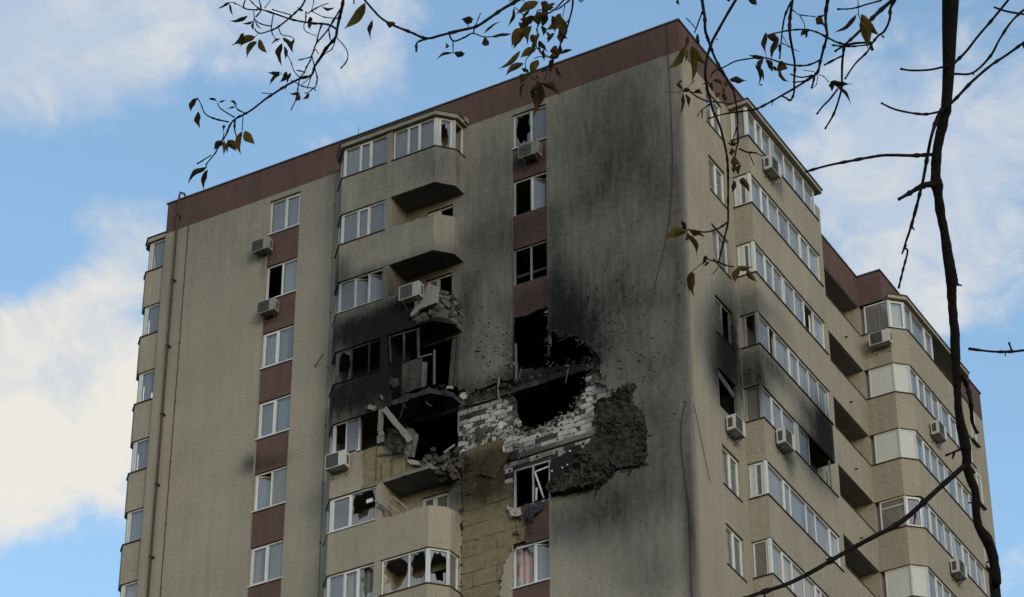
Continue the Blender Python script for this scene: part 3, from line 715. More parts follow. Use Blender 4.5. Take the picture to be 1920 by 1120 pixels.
# --- interior: storey slabs and partitions
for k in range(-0, NK + 1):
    m = MB(); m.box(AL + .15, -2.05, .32, 27.8, S(k), S(k) + .2); m.box(-2.05, -.12, .32, 11.6, S(k), S(k) + .2)
    m.build('floor_slab', 'char' if k in (3, 4, 5) else 'concrete', BLD)
for k in range(NK):
    z0, z1 = S(k + 1) + .2, S(k)
    mt = 'char' if k in (2, 3, 4) else 'plaster'
    m = MB(); m.box(AL + .2, -3.9, 4.0, 4.15, z0, z1); m.box(-3.9, -3.75, 4.0, 27.5, z0, z1); m.box(-14.4, -14.25, .33, 4.0, z0, z1); m.box(-8.75, -8.62, .33, 4.0, z0, z1); m.box(-3.4, -3.25, .33, 3.99, z0, z1); m.box(-3.74, -.15, 3.6, 3.72, z0, z1)
    m.build('partition_wall', mt, BLD)
m = MB(); m.box(AL + .05, -2.0, .3, 27.9, 69.7, 69.9); m.box(-2.0, -.1, .3, 11.0, 69.7, 69.9); m.build('roof', 'concrete', BLD)

# --- parapet band and coping round the top
PAR = [(AL, 9), (AL, 0), (0, 0), (0, 10.0), (-1.1, 10.0), (-1.1, 17.65), (-.1, 17.65), (-.1, 28.0), (-9, 28.0)]
band(PAR, BR, TOP - .05, .25, .5).build('parapet', 'stucco_brown', BLD, soot=True)
band(PAR, TOP - .05, TOP, .34, 0, .05).build('coping', 'coping', BLD)
m = MB(); m.tube([(-13.55, .2, TOP), (-13.55, .2, TOP + .55)], .012, 5); m.build('antenna_rod', 'steel', BLD)

# --- right-hand side of the tower
hB = [rect(B1, B2, WB(k), WT(k)) for k in range(NK)]
B3 = lambda u, v, d=0: Vector((-d, u, v))
vv, ff = sheet([(.1, 46), (3.9, 46), (3.9, BR), (.1, BR)], hB, .25, B3, .1, .03); mesh_obj('facade_wall', vv, ff, 'stucco', BLD, soot=True)
m = MB(); m.box(-.1, 0, .1, 11.75, 0, 46); m.box(-.1, 0, 9.81, 11.75, 46, 70.1); m.box(-1.1, -.1, 11.65, 11.75, 46, 70.1); m.build('facade_wall', 'stucco', BLD)
m = MB(); m.box(-.1, -.002, 3.9, 9.81, 46, BR); m.build('facade_wall', 'stucco', BLD)
bcol = {0: [(1, 'f'), (1, 's')], 1: [(1, 'f'), (1, 's')], 2: [(1, 'f'), (1, 'f')], 3: [(1, 'f'), (1, 'o')], 5: [(1, 'f'), (1, 's')], 6: [(1, 'f'), (1, 's')], 7: [(1, 'f'), (1, 's')]}
for k, c in bcol.items():
    window((-.09, B1, WB(k)), UY, UX, B2 - B1, WT(k) - WB(k), c, curtains={1: 'wd', 2: 'ww', 3: ['d', None], 5: ['w', 'd'], 6: ['w', 'd']}.get(k, 'ww'), seed=60 + k, sill=2)
m = MB(); m.bar((-.09, B1 + .1, WT(4) - .12), (-.07, B2 - .1, WT(4) - .42), .03, .26); m.build('torn_lining', 'plaster', BLD, soot=.72)
# bay one
BX, BY0, BY1 = .70, 3.90, 9.81
bay1 = [(0, BY0), (BX, BY0), (BX, BY1), (0, BY1)]
def trim(pts, z, nm='sill', mt='dark_trim', h=.035, off=.05): band(pts, z, z + h, .18, 0, off).build(nm, mt, BLD, soot=True)
def bay_win(a, b, z0, z1, cols, inset=.07, **kw):
    a, b = Vector((a[0], a[1], 0)), Vector((b[0], b[1], 0)); u = (b - a); L = u.length; u.normalize(); n = Vector((u.y, -u.x, 0))
    return window(a - n * inset + Vector((0, 0, z0)), u, n, L, z1 - z0, cols, sill=0, frame=.05, **kw)
rnd = random.Random(77)
for k in range(NK):
    zt, zb = SILL(k), S(k + 1)
    band(bay1, zb, zt, .14, .3).build('bay_wall', 'stucco', BLD, soot=True)
    plate([(0, BY0 + .02), (BX - .02, BY0 + .02), (BX - .02, BY1 - .02), (0, BY1 - .02)], zb + .012, zb + .2).build('balcony_slab', 'soffit', BLD, soot=True)
    trim(bay1, zt, h=.03)
    z0, z1 = zt + .035, S(k) - .01
    fm = 'pvc'
    # side light facing the corner
    side = {0: ([(.12, 'p'), (.8, 'f')], [None, 'w']), 1: ([(.28, 'p'), (.6, 's'), (.2, 'p')], [None, 'd', None]), 2: ([(.3, 'p'), (.6, 's'), (.25, 'p')], [None, None, None]),
            3: ([(.2, 'f'), (1, 'x')], None), 4: ([(1, 'f'), (.15, 'p')], ['d', None]), 5: ([(.3, 'p'), (.65, 's'), (.2, 'p')], None), 6: ([(1, 'f'), (.3, 'p')], None), 7: ([(1, 'f'), (.3, 'p')], None)}[k]
    bay_win((.02, BY0), (BX - .02, BY0), z0, z1, side[0], curtains=side[1], seed=100 + k, fmat=('pvc_grey' if k in (3, 4) else 'pvc'))
    post = MB(); post.box(BX - .13, BX - .03, BY0 + .02, BY0 + .12, z0 - .03, z1); post.build('corner_post', 'pvc_grey' if k in (3, 4) else 'pvc', BLD, soot=True)
    def half(y0, y1, cols, cu, **kw): bay_win((BX, y0), (BX, y1), z0, z1, cols, curtains=cu, seed=120 + k * 3 + int(y0), **kw)
    a, b = BY0 + .13, BY1 - .03
    if k == 0:
        half(a, 6.02, [(1, 'f'), (.8, 's'), (1, 'f')], 'www'); half(6.28, b, [(1, 'f'), (1, 'f'), (1, 'f'), (1, 'f')], 'wwww')
        m = MB(); m.box(BX - .2, BX - .05, 6.02, 6.28, z0 - .03, z1); m.build('pier', 'pvc_grey', BLD)
    elif k == 1: half(a, b, [(.9, 'f'), (.7, 's'), (.9, 'f'), (1, 'f'), (1, 'f'), (.9, 's'), (.9, 'f')], 'wwwwwww')
    elif k == 2:
        half(a, 6.35, [(1, 'f'), (.9, 's'), (.9, 'f')], 'wwd'); half(6.45, b, [(1, 'f'), (1, 'f'), (1, 't'), (1, 'f')], ['w', 'w', None, 'w'])
    elif k == 3: half(a, b, [(.9, 'f'), (.55, 'o'), (1.2, 'f'), (.9, 's'), (.9, 'f'), (.9, 'f'), (.9, 'f')], ['d', None, 'w', 'w', 'w', 'w', 'd'])
    elif k == 4:
        half(a, 6.62, [(.7, 'f'), (.9, 's'), (1, 'f')], ['d', 'd', 'w'], fmat='pvc'); half(6.85, 7.75, [(1, 'f')], ['w'])
        m = MB(); m.box(BX - .22, BX - .04, 6.62, 6.85, z0 - .03, z1); m.build('pier', 'pvc_grey', BLD)
        m = MB(); m.box(.0, .03, 7.6, 9.78, z0 - 1.3, z1); m.box(.03, BX - .2, 7.76, 7.79, z0, z1); m.build('dark_lining', 'char', BLD)  # near-black panels added to paint the room dark behind the missing windows
        m = MB(); m.bar((BX - .1, 9.25, z0), (BX - .1, 9.22, z0 + .7), .05); m.bar((BX - .1, 9.55, z0), (BX - .1, 9.5, z1), .05); m.build('window_post', 'pvc_grey', BLD, soot=.55)
    elif k == 5: half(a, b, [(1.35, 'f'), (.6, 's'), (1.35, 'f'), (.8, 'f'), (1.2, 'f'), (.8, 's')], ['b', 'd', 'b', 'd', 'b', 'w'])
    else: half(a, b, [(.8, 'f'), (.8, 's'), (.9, 'f'), (.9, 'f'), (.5, 's'), (.9, 'f'), (.9, 'f')], ['b', 'w', 'b', 'b', 'd', 'w', 'b'])
m = MB(); m = plate([(-.02, BY0 - .12), (BX + .12, BY0 - .12), (BX + .12, BY1 + .3), (-.02, BY1 + .3)], 69.47, 69.62); m.build('bay_roof', 'stucco', BLD)
plate([(-.01, BY0 - .16), (BX + .16, BY0 - .16), (BX + .16, BY1 + .34), (-.01, BY1 + .34)], 69.624, 69.67).build('roof_flashing', 'dark_trim', BLD)
# loggias between the bays
for k in range(NK):
    zb, zt = S(k + 1), SILL(k)
    m = MB(); m.box(-1.25, -1.1, 11.75, 17.648, zb, zt); m.build('loggia_parapet', 'stucco', BLD)
    m = MB(); m.box(-1.26, -1.07, 11.76, 17.64, zt + .003, zt + .035); m.build('coping', 'dark_trim', BLD)
    m = MB(); m.box(-2.0, -1.12, 11.75, 17.64, S(k) + .01, S(k) + .2); m.build('balcony_slab', 'soffit', BLD)
m = MB(); m.box(-2.1, -1.95, 11.7, 17.65, 40, 69.7); m.build('loggia_wall', 'stucco', BLD)
for k in range(NK):
    m = MB(); m.tube([(-1.12, 16.0, S(k + 1) + .62), (-.98, 16.0, S(k + 1) + .6)], .035, 7); m.build('drain_spout', 'dark_trim', BLD)
for k in range(NK):
    m = MB(); m.box(-1.95, -1.90, 13.0, 14.6, S(k) - 2.5, S(k) - .3); m.build('balcony_door', 'pvc_grey', BLD)
# second bay
b2 = [(-1.1, 17.65), (.13, 17.65), (.66, 18.15), (.66, 24.4), (-.1, 24.9)]
m = MB(); m.box(-.3, -.1, 24.6, 28.0, 0, BR); m.box(-9, -.3, 27.8, 28.0, 0, BR); m.build('facade_wall', 'stucco', BLD)
m = MB(); m.box(-2.0, -.3, 17.9, 18.05, 40, BR); m.box(-.45, -.3, 18.05, 24.6, 40, BR); m.build('interior_wall', 'plaster', BLD)
m = MB(); m.box(-2.1, -1.1, 17.652, 17.9, 40, BR); m.build('facade_wall', 'stucco', BLD)
for k in range(NK):
    zt, zb = SILL(k), S(k + 1)
    band(b2, zb, zt, .14, .6).build('bay_wall', 'stucco', BLD)
    plate([(-.4, 17.67), (.11, 17.67), (.64, 18.17), (.64, 24.35), (-.12, 24.85), (-.4, 24.85)], zb + .012, zb + .2).build('balcony_slab', 'soffit', BLD)
    trim(b2, zt, h=.03); z0, z1 = zt + .035, S(k) - .01
    opaque = k in (1, 2, 4)
    fr_ = ([(1, 'p')], [(1, 'p')]) if opaque else ([(1, 'f')], [(1, 's')])
    cu_ = (None, None) if opaque else (['d'], ['w'])
    if k == 3: cu_ = ([None], [None])
    bay_win((-.92, 17.65), (.11, 17.65), z0, z1, fr_[0], curtains=cu_[0], seed=200 + k, rails=[(0, 1.0)] if k == 3 else None)
    bay_win((.16, 17.68), (.64, 18.13), z0, z1, fr_[1], curtains=cu_[1], seed=210 + k, rails=None)
    if k == 0:
        bay_win((.66, 18.17), (.66, 21.0), z0, z1, [(.8, 'f'), (1.5, 'f'), (.9, 's')], curtains='www', seed=220)
    else:
        bay_win((.66, 18.17), (.66, 21.05), z0, z1, [(.9, 'f'), (.9, 's'), (.9, 'f'), (.8, 'f')], curtains={1: 'wddw', 3: 'wddw'}.get(k, 'wwww'), seed=230 + k)
        bay_win((.66, 21.3), (.66, 24.35), z0, z1, [(.9, 'f'), (.8, 's'), (.8, 'f'), (.9, 'f')], curtains={3: 'wdwd'}.get(k, 'wwww'), seed=250 + k)
        m = MB(); m.box(.42, .58, 21.06, 21.29, z0 - .03, z1); m.build('pier', 'pvc_grey', BLD)
    m = MB(); m.box(.08, .16, 17.70, 17.78, z0 - .03, z1); m.box(.52, .6, 18.14, 18.22, z0 - .03, z1); m.build('corner_post', 'pvc', BLD)
band(b2[1:], 69.47, 69.62, .8, 0, .10).build('bay_roof', 'stucco', BLD)
band(b2[1:], 69.624, 69.67, .8, 0, .14).build('roof_flashing', 'dark_trim', BLD)
m = MB(); m.box(-.35, -.11, 26.0, 27.0, 66.2, 67.8); m.build('niche', 'soffit', BLD)
for k in range(NK): window((-.098 + .02, 25.9, WB(k)), UY, UX, 1.1, WT(k) - WB(k), [(1, 'f'), (1, 's')], curtains='ww', seed=300 + k, sill=2)

# --- left flank bays
lb = [(-23.26, 5.0), (-23.26, .44), (-22.95, .13), (-22.0, .13)]
m = MB(); m.box(AL, AL + .1, .1, 28, 0, BR); m.build('facade_wall', 'stucco', BLD)
for k in range(NK):
    zt, zb = SILL(k), S(k + 1)
    band(lb, zb, zt, .14, .5).build('bay_wall', 'stucco', BLD)
    plate([(-23.24, 5.0), (-23.24, .45), (-22.94, .15), (AL - .01, .15), (AL - .01, 5.0)], zb + .012, zb + .2).build('balcony_slab', 'soffit', BLD)
    trim(lb, zt, h=.03); z0, z1 = zt + .035, S(k) - .01
    bay_win((-22.92, .13), (AL - .02, .13), z0, z1, [(.12, 'p'), (1, 'f')], curtains=[None, 'p' if k in (1, 3) else 'w'], seed=320 + k)
    bay_win((-23.26, .47), (-22.97, .16), z0, z1, [(1, 'f')], curtains=['w'], seed=330 + k)
band([(-23.3, 5.0), (-23.3, .42), (-22.97, .09), (AL - .0, .09)], 69.47, 69.64, .9, 0).build('bay_roof', 'stucco', BLD)
band([(-23.34, 5.0), (-23.34, .40), (-22.99, .05), (AL - .0, .05)], 69.645, 69.69, .9, 0).build('roof_flashing', 'dark_trim', BLD)

# --- the front bay and its balconies
FB = [(-13.85, 0), (-13.83, -.58), (-13.30, -1.15), (-9.33, -1.15), (-8.80, -.58), (-8.77, 0)]
XM = -11.17
def fb_left(xr): return FB[:3] + [(xr, -1.15)]
inner = [(-13.82, -.002), (-13.81, -.57), (-13.29, -1.13), (-9.34, -1.13), (-8.82, -.57), (-8.80, -.002)]
rnd = random.Random(15)
for k in range(NK):
    zt, zb = SILL(k), S(k + 1)
    z0, z1 = zt + .035, S(k) - .01
    chip = None
    if k in (1, 5):                      # chipped top edge
        def chip(c, zt=zt, k=k): return zt - (max(0, noise.noise(Vector((c[0] * 3.1, c[1] * 3.1, k * 5.3)))) * .16 if c[0] > XM + .3 else 0)
    if k == 2: pts = fb_left(-10.15)
    elif k == 3: pts = fb_left(-11.0)
    elif k == 4: pts = fb_left(-12.30)
    else: pts = FB
    band(pts, zb, zt, .15, .22, ztop=chip).build('bay_wall', 'stucco', BLD, soot=True)
    pl = inner
    plate(pl, zb + .012, zb + .2).build('balcony_slab', 'soffit', BLD, soot=True)
    lp = fb_left(XM - .2) if k != 4 else fb_left(-12.3)
    band(lp, zt, zt + .03, .18, 0, .045).build('sill', 'dark_trim' if k not in (2, 5) else 'pvc', BLD, soot=True)
    # wall between the bay room and the balcony, its end reads as a pier
    if k != 4:
        m = MB()
        y0_, y1_ = -1.14, -.002
        n_ = 5
        for i in range(n_):
            ya, yb = y0_ + (y1_ - y0_) * i / n_, y0_ + (y1_ - y0_) * (i + 1) / n_
            m.quad((XM, ya, zt - .5), (XM, yb, zt - .5), (XM, yb, S(k)), (XM, ya, S(k)))
        m.quad((XM - .25, y0_, zt), (XM, y0_, zt), (XM, y0_, S(k)), (XM - .25, y0_, S(k)))
        m.quad((XM - .25, y1_, zt), (XM - .25, y0_, zt), (XM - .25, y0_, S(k)), (XM - .25, y1_, S(k)))
        m.build('pier', 'stucco', BLD, soot=True)
    fm = {2: 'pvc', 3: 'pvc_grey', 4: 'pvc'}.get(k, 'pvc')
    frontL = {0: ([(.95, 'f'), (.8, 's'), (1, 'f')], 'www'), 1: ([(.95, 'f'), (.8, 's'), (1, 'f')], 'www'), 2: ([(1, 'f'), (1, 't'), (1, 't')], ['w', None, None]),
              3: ([(.8, 'b'), (1.1, 'x'), (.7, 'x')], None), 4: ([(.7, 'x'), (.8, 'f')], [None, 'd']), 5: ([(1, 's'), (1.3, 'b')], [None, None]),
              6: ([(.9, 'f'), (.9, 's'), (.9, 'b')], ['w', 'w', 'd']), 7: ([(1, 'f'), (1, 's'), (1, 'f')], 'www')}[k]
    xr = XM - .25 if k != 4 else -12.2
    bay_win((-13.24, -1.15), (xr, -1.15), z0, z1, frontL[0], curtains=frontL[1], seed=400 + k, fmat=fm)
    bay_win((-13.80, -.62), (-13.36, -1.10), z0, z1, [(1, 'f' if k not in (3,) else 'x')], curtains=['w'] if k not in (3, 4) else None, seed=410 + k, fmat=fm)
    m = MB(); m.box(-13.31, -13.24, -1.06, -.99, z0 - .03, z1); m.build('corner_post', fm, BLD, soot=True)
    if k in (0, 6):
        cc = ([(.9, 'f'), (.85, 's'), (.95, 'f')], 'www') if k == 0 else ([(1.5, 'b'), (.95, 'b')], None)
        bay_win((XM + .03, -1.15), (-9.40, -1.15), z0, z1, cc[0], curtains=cc[1], seed=430 + k)
        bay_win((-9.30, -1.12), (-8.83, -.61), z0, z1, [(.2, 'p'), (.7, 'b'), (.15, 'p')] if k == 0 else [(1, 'b')], seed=440 + k)
        bay_win((-8.80, -.55), (-8.775, -.03), z0, z1, [(1, 'x' if k == 0 else 'f')], seed=450 + k, fmat='pvc')
        m = MB(); m.box(-9.43, -9.33, -1.07, -.97, z0 - .03, z1); m.box(-8.93, -8.85, -.62, -.54, z0 - .03, z1); m.build('corner_post', 'pvc', BLD, soot=True)
        band([(XM, -1.15), (-9.33, -1.15), (-8.8, -.58), (-8.77, 0)], zt, zt + .03, .18, 0, .045).build('sill', 'dark_trim', BLD, soot=True)
    if k in (1, 2, 5, 7):
        window((-10.33, .09, S(k) - 2.2), UX, -UY, 1.09, 1.93, [(.8, 's'), (1, 'x' if k != 5 else 's')], seed=460 + k, sill=0)
rt = pl_offset(FB, .09)
plate(rt, 69.47, 69.64).build('bay_roof', 'stucco', BLD, soot=True)
plate(pl_offset(FB, .13), 69.644, 69.69).build('roof_flashing', 'dark_trim', BLD)
m = MB(); m.box(-8.72, -8.60, -.25, -.02, 69.55, 69.75); m.build('roof_vent', 'concrete', BLD)

# balcony of the third storey: broken masonry left on the slab corner
bp = MB(); bw = band([(-10.0, -1.10), (-9.36, -1.10), (-8.86, -.56), (-8.82, -.02)], S(3) + .05, S(3) + 1.4, .12, .2, ztop=lambda c: S(3) + (.75 if c[0] < -9.5 else 1.25) + .25 * noise.noise(Vector((c[0] * 4, c[1] * 4, 2)))); bpart = bw.build('broken_parapet', 'brick_grey', BLD, soot=.45)
rnd = random.Random(9)
segs = [((-9.95, -1.15), (-9.33, -1.15), 2, (0, 4)), ((-9.33, -1.15), (-8.80, -.58), 2, (0, 7)), ((-8.80, -.58), (-8.77, 0), 2, (0, 7))]
for (a, b, n_, rows) in segs:
    L = math.hypot(b[0] - a[0], b[1] - a[1]); an = math.atan2(b[1] - a[1], b[0] - a[0])
    for r in range(rows[0], rows[1]):
        for i in range(n_ + 1):
            t = (i + (.0 if r % 2 else .5)) / (n_ + .5)
            if t > 1.02 or (rnd.random() < .12): continue
            if r > 4 and rnd.random() < .3: continue
            b_ = bpy.data.objects.new('brick', attr_mesh(brick_mesh(rnd.randint(4, 7), .30), rnd.choice((.6, .68, .76, .84)))); COL.objects.link(b_); b_.parent = bpart
            b_.location = (a[0] + (b[0] - a[0]) * t, a[1] + (b[1] - a[1]) * t, S(3) + .16 + r * .185 + rnd.uniform(-.02, .02)); b_.rotation_euler = (rnd.uniform(-.3, .3), rnd.uniform(-.25, .25), an + rnd.uniform(-.35, .35))
            b_.location += Vector((rnd.uniform(-.03, .03), rnd.uniform(-.06, .03), 0))
def slab_from_px(name, z, pts, y0, tilt, th, material, step=.12, amp=.015, parent=None, soot=0.0, seed=1, rough=0):
    """thick ragged plate on the vertical plane y = y0, leaning out by tilt metres per metre of height (signed)"""
    poly = AY(z, pts, y0); zm = sum(p[1] for p in poly) / len(poly); xm = sum(p[0] for p in poly) / len(poly)
    poly = rag(poly, .14, amp, seed)
    def to3(u, v, d=0):
        f = rough * noise.noise(Vector((u * 5, v * 5, seed))) + rough * .6 * noise.noise(Vector((u * 13, v * 13, seed + 3)))
        return Vector((u, y0 + tilt[0] * (u - xm) + tilt[1] * (v - zm) + (d if d else -abs(f)), v))
    vv, ff = sheet(poly, [], step, to3, th, .02)
    return mesh_obj(name, vv, ff, material, parent, soot=soot if soot else False)
o = slab_from_px('broken_render_slab', 'V1', [(960, 225), (1000, 250), (1050, 285), (1075, 380), (1090, 470), (1000, 490), (900, 520), (850, 570), (820, 590), (815, 555), (880, 410)], -1.28, (-.15, .25), .12, 'stucco', amp=.012, soot=.22, seed=4, rough=.02)
label(o, 'pale triangular slab of render hanging from the broken balcony corner', 'rubble slab')

# fourth storey: burnt glazing, no parapet
k = 3; z0 = S(4) + .2
m = MB(); yb = -1.08
def PX3(z, u, v, y): return onY(*px(z, u, v), y)
for (a, b, w_) in [((615, 770), (625, 1010), .05), ((752, 745), (752, 1000), .07), ((885, 690), (892, 970), .09), ((620, 775), (890, 700), .05)]:
    m.bar(PX3('V1', *a, yb), PX3('V1', *b, yb), w_, .05, UY)
m.build('burnt_window_frame', 'pvc_grey', BLD, soot=.88)
m = MB(); m.bar(PX3('V1', 890, 972, yb), PX3('V1', 1020, 940, yb), .05, .05, UY); m.bar(PX3('V1', 1042, 900, yb), PX3('V2', 1040, 210, yb), .07, .05, UY); m.bar(PX3('V2', 940, 0, yb), PX3('V2', 930, 240, yb), .10, .06, UY); m.bar(PX3('V2', 965, 0, yb + .1), PX3('V2', 955, 225, yb + .1), .05, .06, UY)
m.build('burnt_window_frame', 'pvc_grey', BLD, soot=.7)
m = MB(); m.bar(PX3('V1', 1235, 800, -.55), PX3('V2', 1195, 235, -.55), .14, .10, UY); m.build('balcony_post', 'concrete', BLD, soot=.8)
m = MB(); m.bar(PX3('V1', 1275, 780, -.5), PX3('V2', 1240, 230, -.5), .06, .10, UY); m.build('balcony_post', 'concrete', BLD, soot=.8)
slab_from_px('glazing_panel', 'V2', [(735, 15), (925, -60), (930, 230), (860, 255), (770, 290), (735, 240)], -1.05, (0, 0), .04, 'soffit', amp=.005, parent=BLD, soot=.82, seed=2)
slab_from_px('torn_cladding', 'V2', [(570, 70), (600, 90), (640, 150), (690, 150), (700, 220), (660, 250), (600, 190), (580, 120)], -1.12, (0, .1), .05, 'concrete', amp=.02, parent=BLD, soot=.85, seed=3, rough=.05)
m = MB(); m.bar(PX3('V2', 1160, 240, -.95), PX3('V2', 1215, 240, -.95), .09, .07, UY); m.build('glazing_block', 'plaster', BLD, soot=.1)
rough_beam('slab_edge', -11.0, -9.35, -1.16, -1.0, S(4) + .0, S(4) + .22, 'concrete', BLD, .03, 41)
rubble('rubble', lambda r: (r.uniform(-11.0, -8.9), r.uniform(-1.05, -.3), S(4) + .22 + abs(r.gauss(0, .08))), 70, .04, .12, 'brick_grey', 36)
# fifth storey: parapet stripped to its insulation, balcony blown in
poly = AY('V2', [(365, 845), (430, 815), (490, 792), (560, 800), (640, 850), (700, 885), (760, 905), (780, 960), (850, 975), (905, 990), (930, 1008), (760, 1055), (560, 1112), (545, 1150), (340, 1215), (355, 1000)], -1.15)
poly = rag(poly, .2, .025, 8)
def wool3(u, v, d=0): return Vector((u, -1.14 + d + (0 if d else .02 * noise.noise(Vector((u * 4, 0, v * 4)))), v))
vv, ff = sheet(poly, [], .16, wool3, .12, .02)
mesh_obj('bared_insulation', vv, ff, 'insulation', BLD)
for (u0, v0, u1, v1) in [(490, 790, 480, 1120), (640, 850, 632, 1085), (775, 950, 775, 1045), (535, 980, 530, 1120)]:
    m = MB(); m.bar(PX3('V2', u0, v0, -1.165), PX3('V2', u1, v1, -1.165), .022, .02, UY); m.build('board_joint', 'mortar', BLD)
vv, ff = sheet(rag(AY('V2', [(50, 960), (225, 880), (365, 842), (350, 900), (362, 1000), (350, 1080), (365, 1150), (335, 1215), (60, 1300)], -1.15), .15, .012, 4), [], .25, lambda u, v, d=0: Vector((u, -1.162 + d, v)), .02)
mesh_obj('render_skin', vv, ff, 'stucco', BLD, soot=True)
m = MB(); m.bar(PX3('V2', 505, 878, -1.2), PX3('V2', 640, 868, -1.22), .05, .04, UY); m.bar(PX3('V2', 632, 870, -1.2), PX3('V2', 632, 940, -1.2), .03, .03, UY); m.build('bent_bracket', 'steel', BLD)
rough_beam('slab_edge', -10.4, -9.3, -1.17, -.9, S(5) - .0, S(5) + .1, 'concrete', BLD, .012, 43)
rubble('rubble', lambda r: (r.uniform(-9.9, -8.8), r.uniform(-1.1, -.2), S(5) + .18 + abs(r.gauss(0, .18))), 190, .04, .15, 'brick_grey', 37)
rubble('rubble', lambda r: (r.uniform(-9.35, -8.75), r.uniform(-.95, -.3), S(5) + .05 + r.gauss(0, .10)), 90, .05, .16, 'brick_grey', 38)
def crumple(name, z, pts, y0, amp, material, soot, seed, lab, cat):
    o = slab_from_px(name, z, pts, y0, (0, .1), .05, material, .10, .03, None, soot, seed, amp); label(o, lab, cat); return o
crumple('crumpled_cladding', 'V2', [(600, 640), (680, 620), (740, 700), (750, 800), (745, 880), (680, 870), (620, 830), (595, 760)], -1.2, .22, 'burnt_wool', .3, 11, 'black crumpled cladding bunched under the fallen beam on the balcony', 'wreckage')
crumple('crumpled_sheet', 'V2', [(775, 620), (830, 625), (880, 680), (870, 800), (860, 915), (800, 900), (765, 860), (770, 720)], -1.22, .14, 'concrete', .55, 12, 'grey crumpled metal sheet standing at the lower end of the fallen beam', 'wreckage')
crumple('hanging_plaster_lump', 'V2', [(780, 930), (850, 925), (900, 940), (890, 975), (820, 975), (785, 955)], -1.25, .08, 'plaster', .12, 13, 'pale plaster lump lodged on the torn yellow insulation edge', 'rubble lump')
m = MB(); a, b = PX3('V2', 565, 440, -1.28), PX3('V2', 815, 752, -1.36)
r2 = random.Random(3); n_ = 9; pts = [a.lerp(b, i / n_) + Vector((r2.uniform(-.015, .015), 0, r2.uniform(-.015, .015))) for i in range(n_ + 1)]
for i in range(n_): m.bar(pts[i], pts[i + 1], .20 + r2.uniform(-.02, .02), .05, UY)
o = m.build('fallen_beam', 'plaster', None, soot=.25); label(o, 'pale splintered beam leaning diagonally across the blown out balcony', 'beam')
m = MB(); pts = [PX3('V2', 535, 450, -1.2), PX3('V2', 530, 560, -1.2), PX3('V2', 522, 650, -1.2), PX3('V2', 545, 705, -1.22)]
for i in range(3): m.bar(pts[i], pts[i + 1], .19, .06, UY)
m.bar(PX3('V2', 528, 700, -1.18), PX3('V2', 530, 770, -1.18), .24, .1, UY)
o = m.build('bent_window_jamb', 'plaster', None, soot=.35); label(o, 'bent pale window jamb hanging upright beside the fallen beam', 'window jamb')
m = MB(); m.bar(PX3('V2', 530, 315, -1.2), PX3('V2', 548, 355, -1.2), .05); m.bar(PX3('V2', 415, 425, -1.2), PX3('V2', 470, 440, -1.2), .16, .1, UY); m.build('loose_bracket', 'plaster', BLD, soot=.3)
m = MB(); m.bar(PX3('V2', 1130, 862, -.7), PX3('V2', 1235, 785, -.45), .05, .04, UY); m.build('broken_lath', 'plaster', BLD, soot=.2)
m = MB(); m.bar(PX3('V2', 1272, 470, -.05), PX3('V2', 1270, 680, -.05), .05, .04, UY); m.build('window_post', 'pvc_grey', BLD, soot=.5)

# balcony of the sixth storey: folding rack and a broom
def thing_bars(name, bars, material, lab, cat, w_=.03):
    m = MB()
    for a, b in bars: m.bar(a, b, w_, w_, UY)
    o = m.build(name, material); label(o, lab, cat); return o
Q = lambda u, v, y=-.7: PX3('V6', u, v, y)
thing_bars('drying_rack', [(Q(565, 345), Q(645, 240)), (Q(645, 240), Q(778, 355)), (Q(778, 355), Q(700, 460)), (Q(565, 345), Q(690, 450)), (Q(600, 300), Q(735, 405))], 'pvc_grey', 'pale folded drying rack leaning on the open balcony behind the chipped parapet', 'drying rack')
br = empty('broken_blind_rod', Q(620, 400, -1.0), 'bent dark rod with a white end plate sticking out above the balcony parapet', 'rod')
m = MB(); off = Q(620, 400, -1.0)
for a, b, w_ in [((460, 265), (520, 305), .04), ((520, 305), (600, 375), .09), ((600, 375), (640, 420), .06), ((500, 300), (600, 405), .03)]: m.bar(Q(*a, -1.25) - off, Q(*b, -1.1) - off, w_, w_, UY)
m.build('rod', 'steel', br)
m = MB(); m.bar(Q(408, 285, -1.25) - off, Q(460, 268, -1.25) - off, .14, .03, UY); m.build('end_plate', 'pvc', br)

# --- torn facade sheets at the right of the hole
def torn_sheet(name, pts, y0, amp, out, material, seed, lab, step=.05):
    poly = AY('Z5', pts, 0); poly = rag(poly, .09, .05, seed); zs = [p[1] for p in poly]; zl, zh = min(zs), max(zs)
    def to3(u, v, d=0):
        if d: return Vector((u, y0 + .04, v))
        q = Vector((u * 1.3, v * 1.7, seed)); r = 1 - abs(noise.noise(q * 1.4)) * 2
        f = noise.noise(Vector((u * 3.1 + v * 2.0, v * 4.3 - u, seed + 7)))
        f2 = noise.noise(Vector((u * 9, v * 11, seed)))
        hang = out * ((zh - v) / (zh - zl)) ** 1.3
        f3 = noise.noise(Vector((u * 23 + v * 9, v * 26, seed))); rid = (1 - abs(noise.noise(Vector((u * 4.0 - v * 3, v * 6.5 + u * 1.5, seed + 2)))) * 2)
        msk = .25 + 1.1 * max(0, min(1, .5 + 1.6 * noise.noise(Vector((u * .9, v * .9, seed + 11)))))
        return Vector((u + .03 * f2, y0 - .05 - hang - msk * amp * (.45 * max(0, r) + .5 * f + .95 * max(0, rid) ** 4 + .16 * f2 + .14 * f3), v + .03 * f))
    vv, ff = sheet(poly, [], step, to3, .1, .02); o = mesh_obj(name, vv, ff, material); label(o, lab, 'facade sheet'); return o
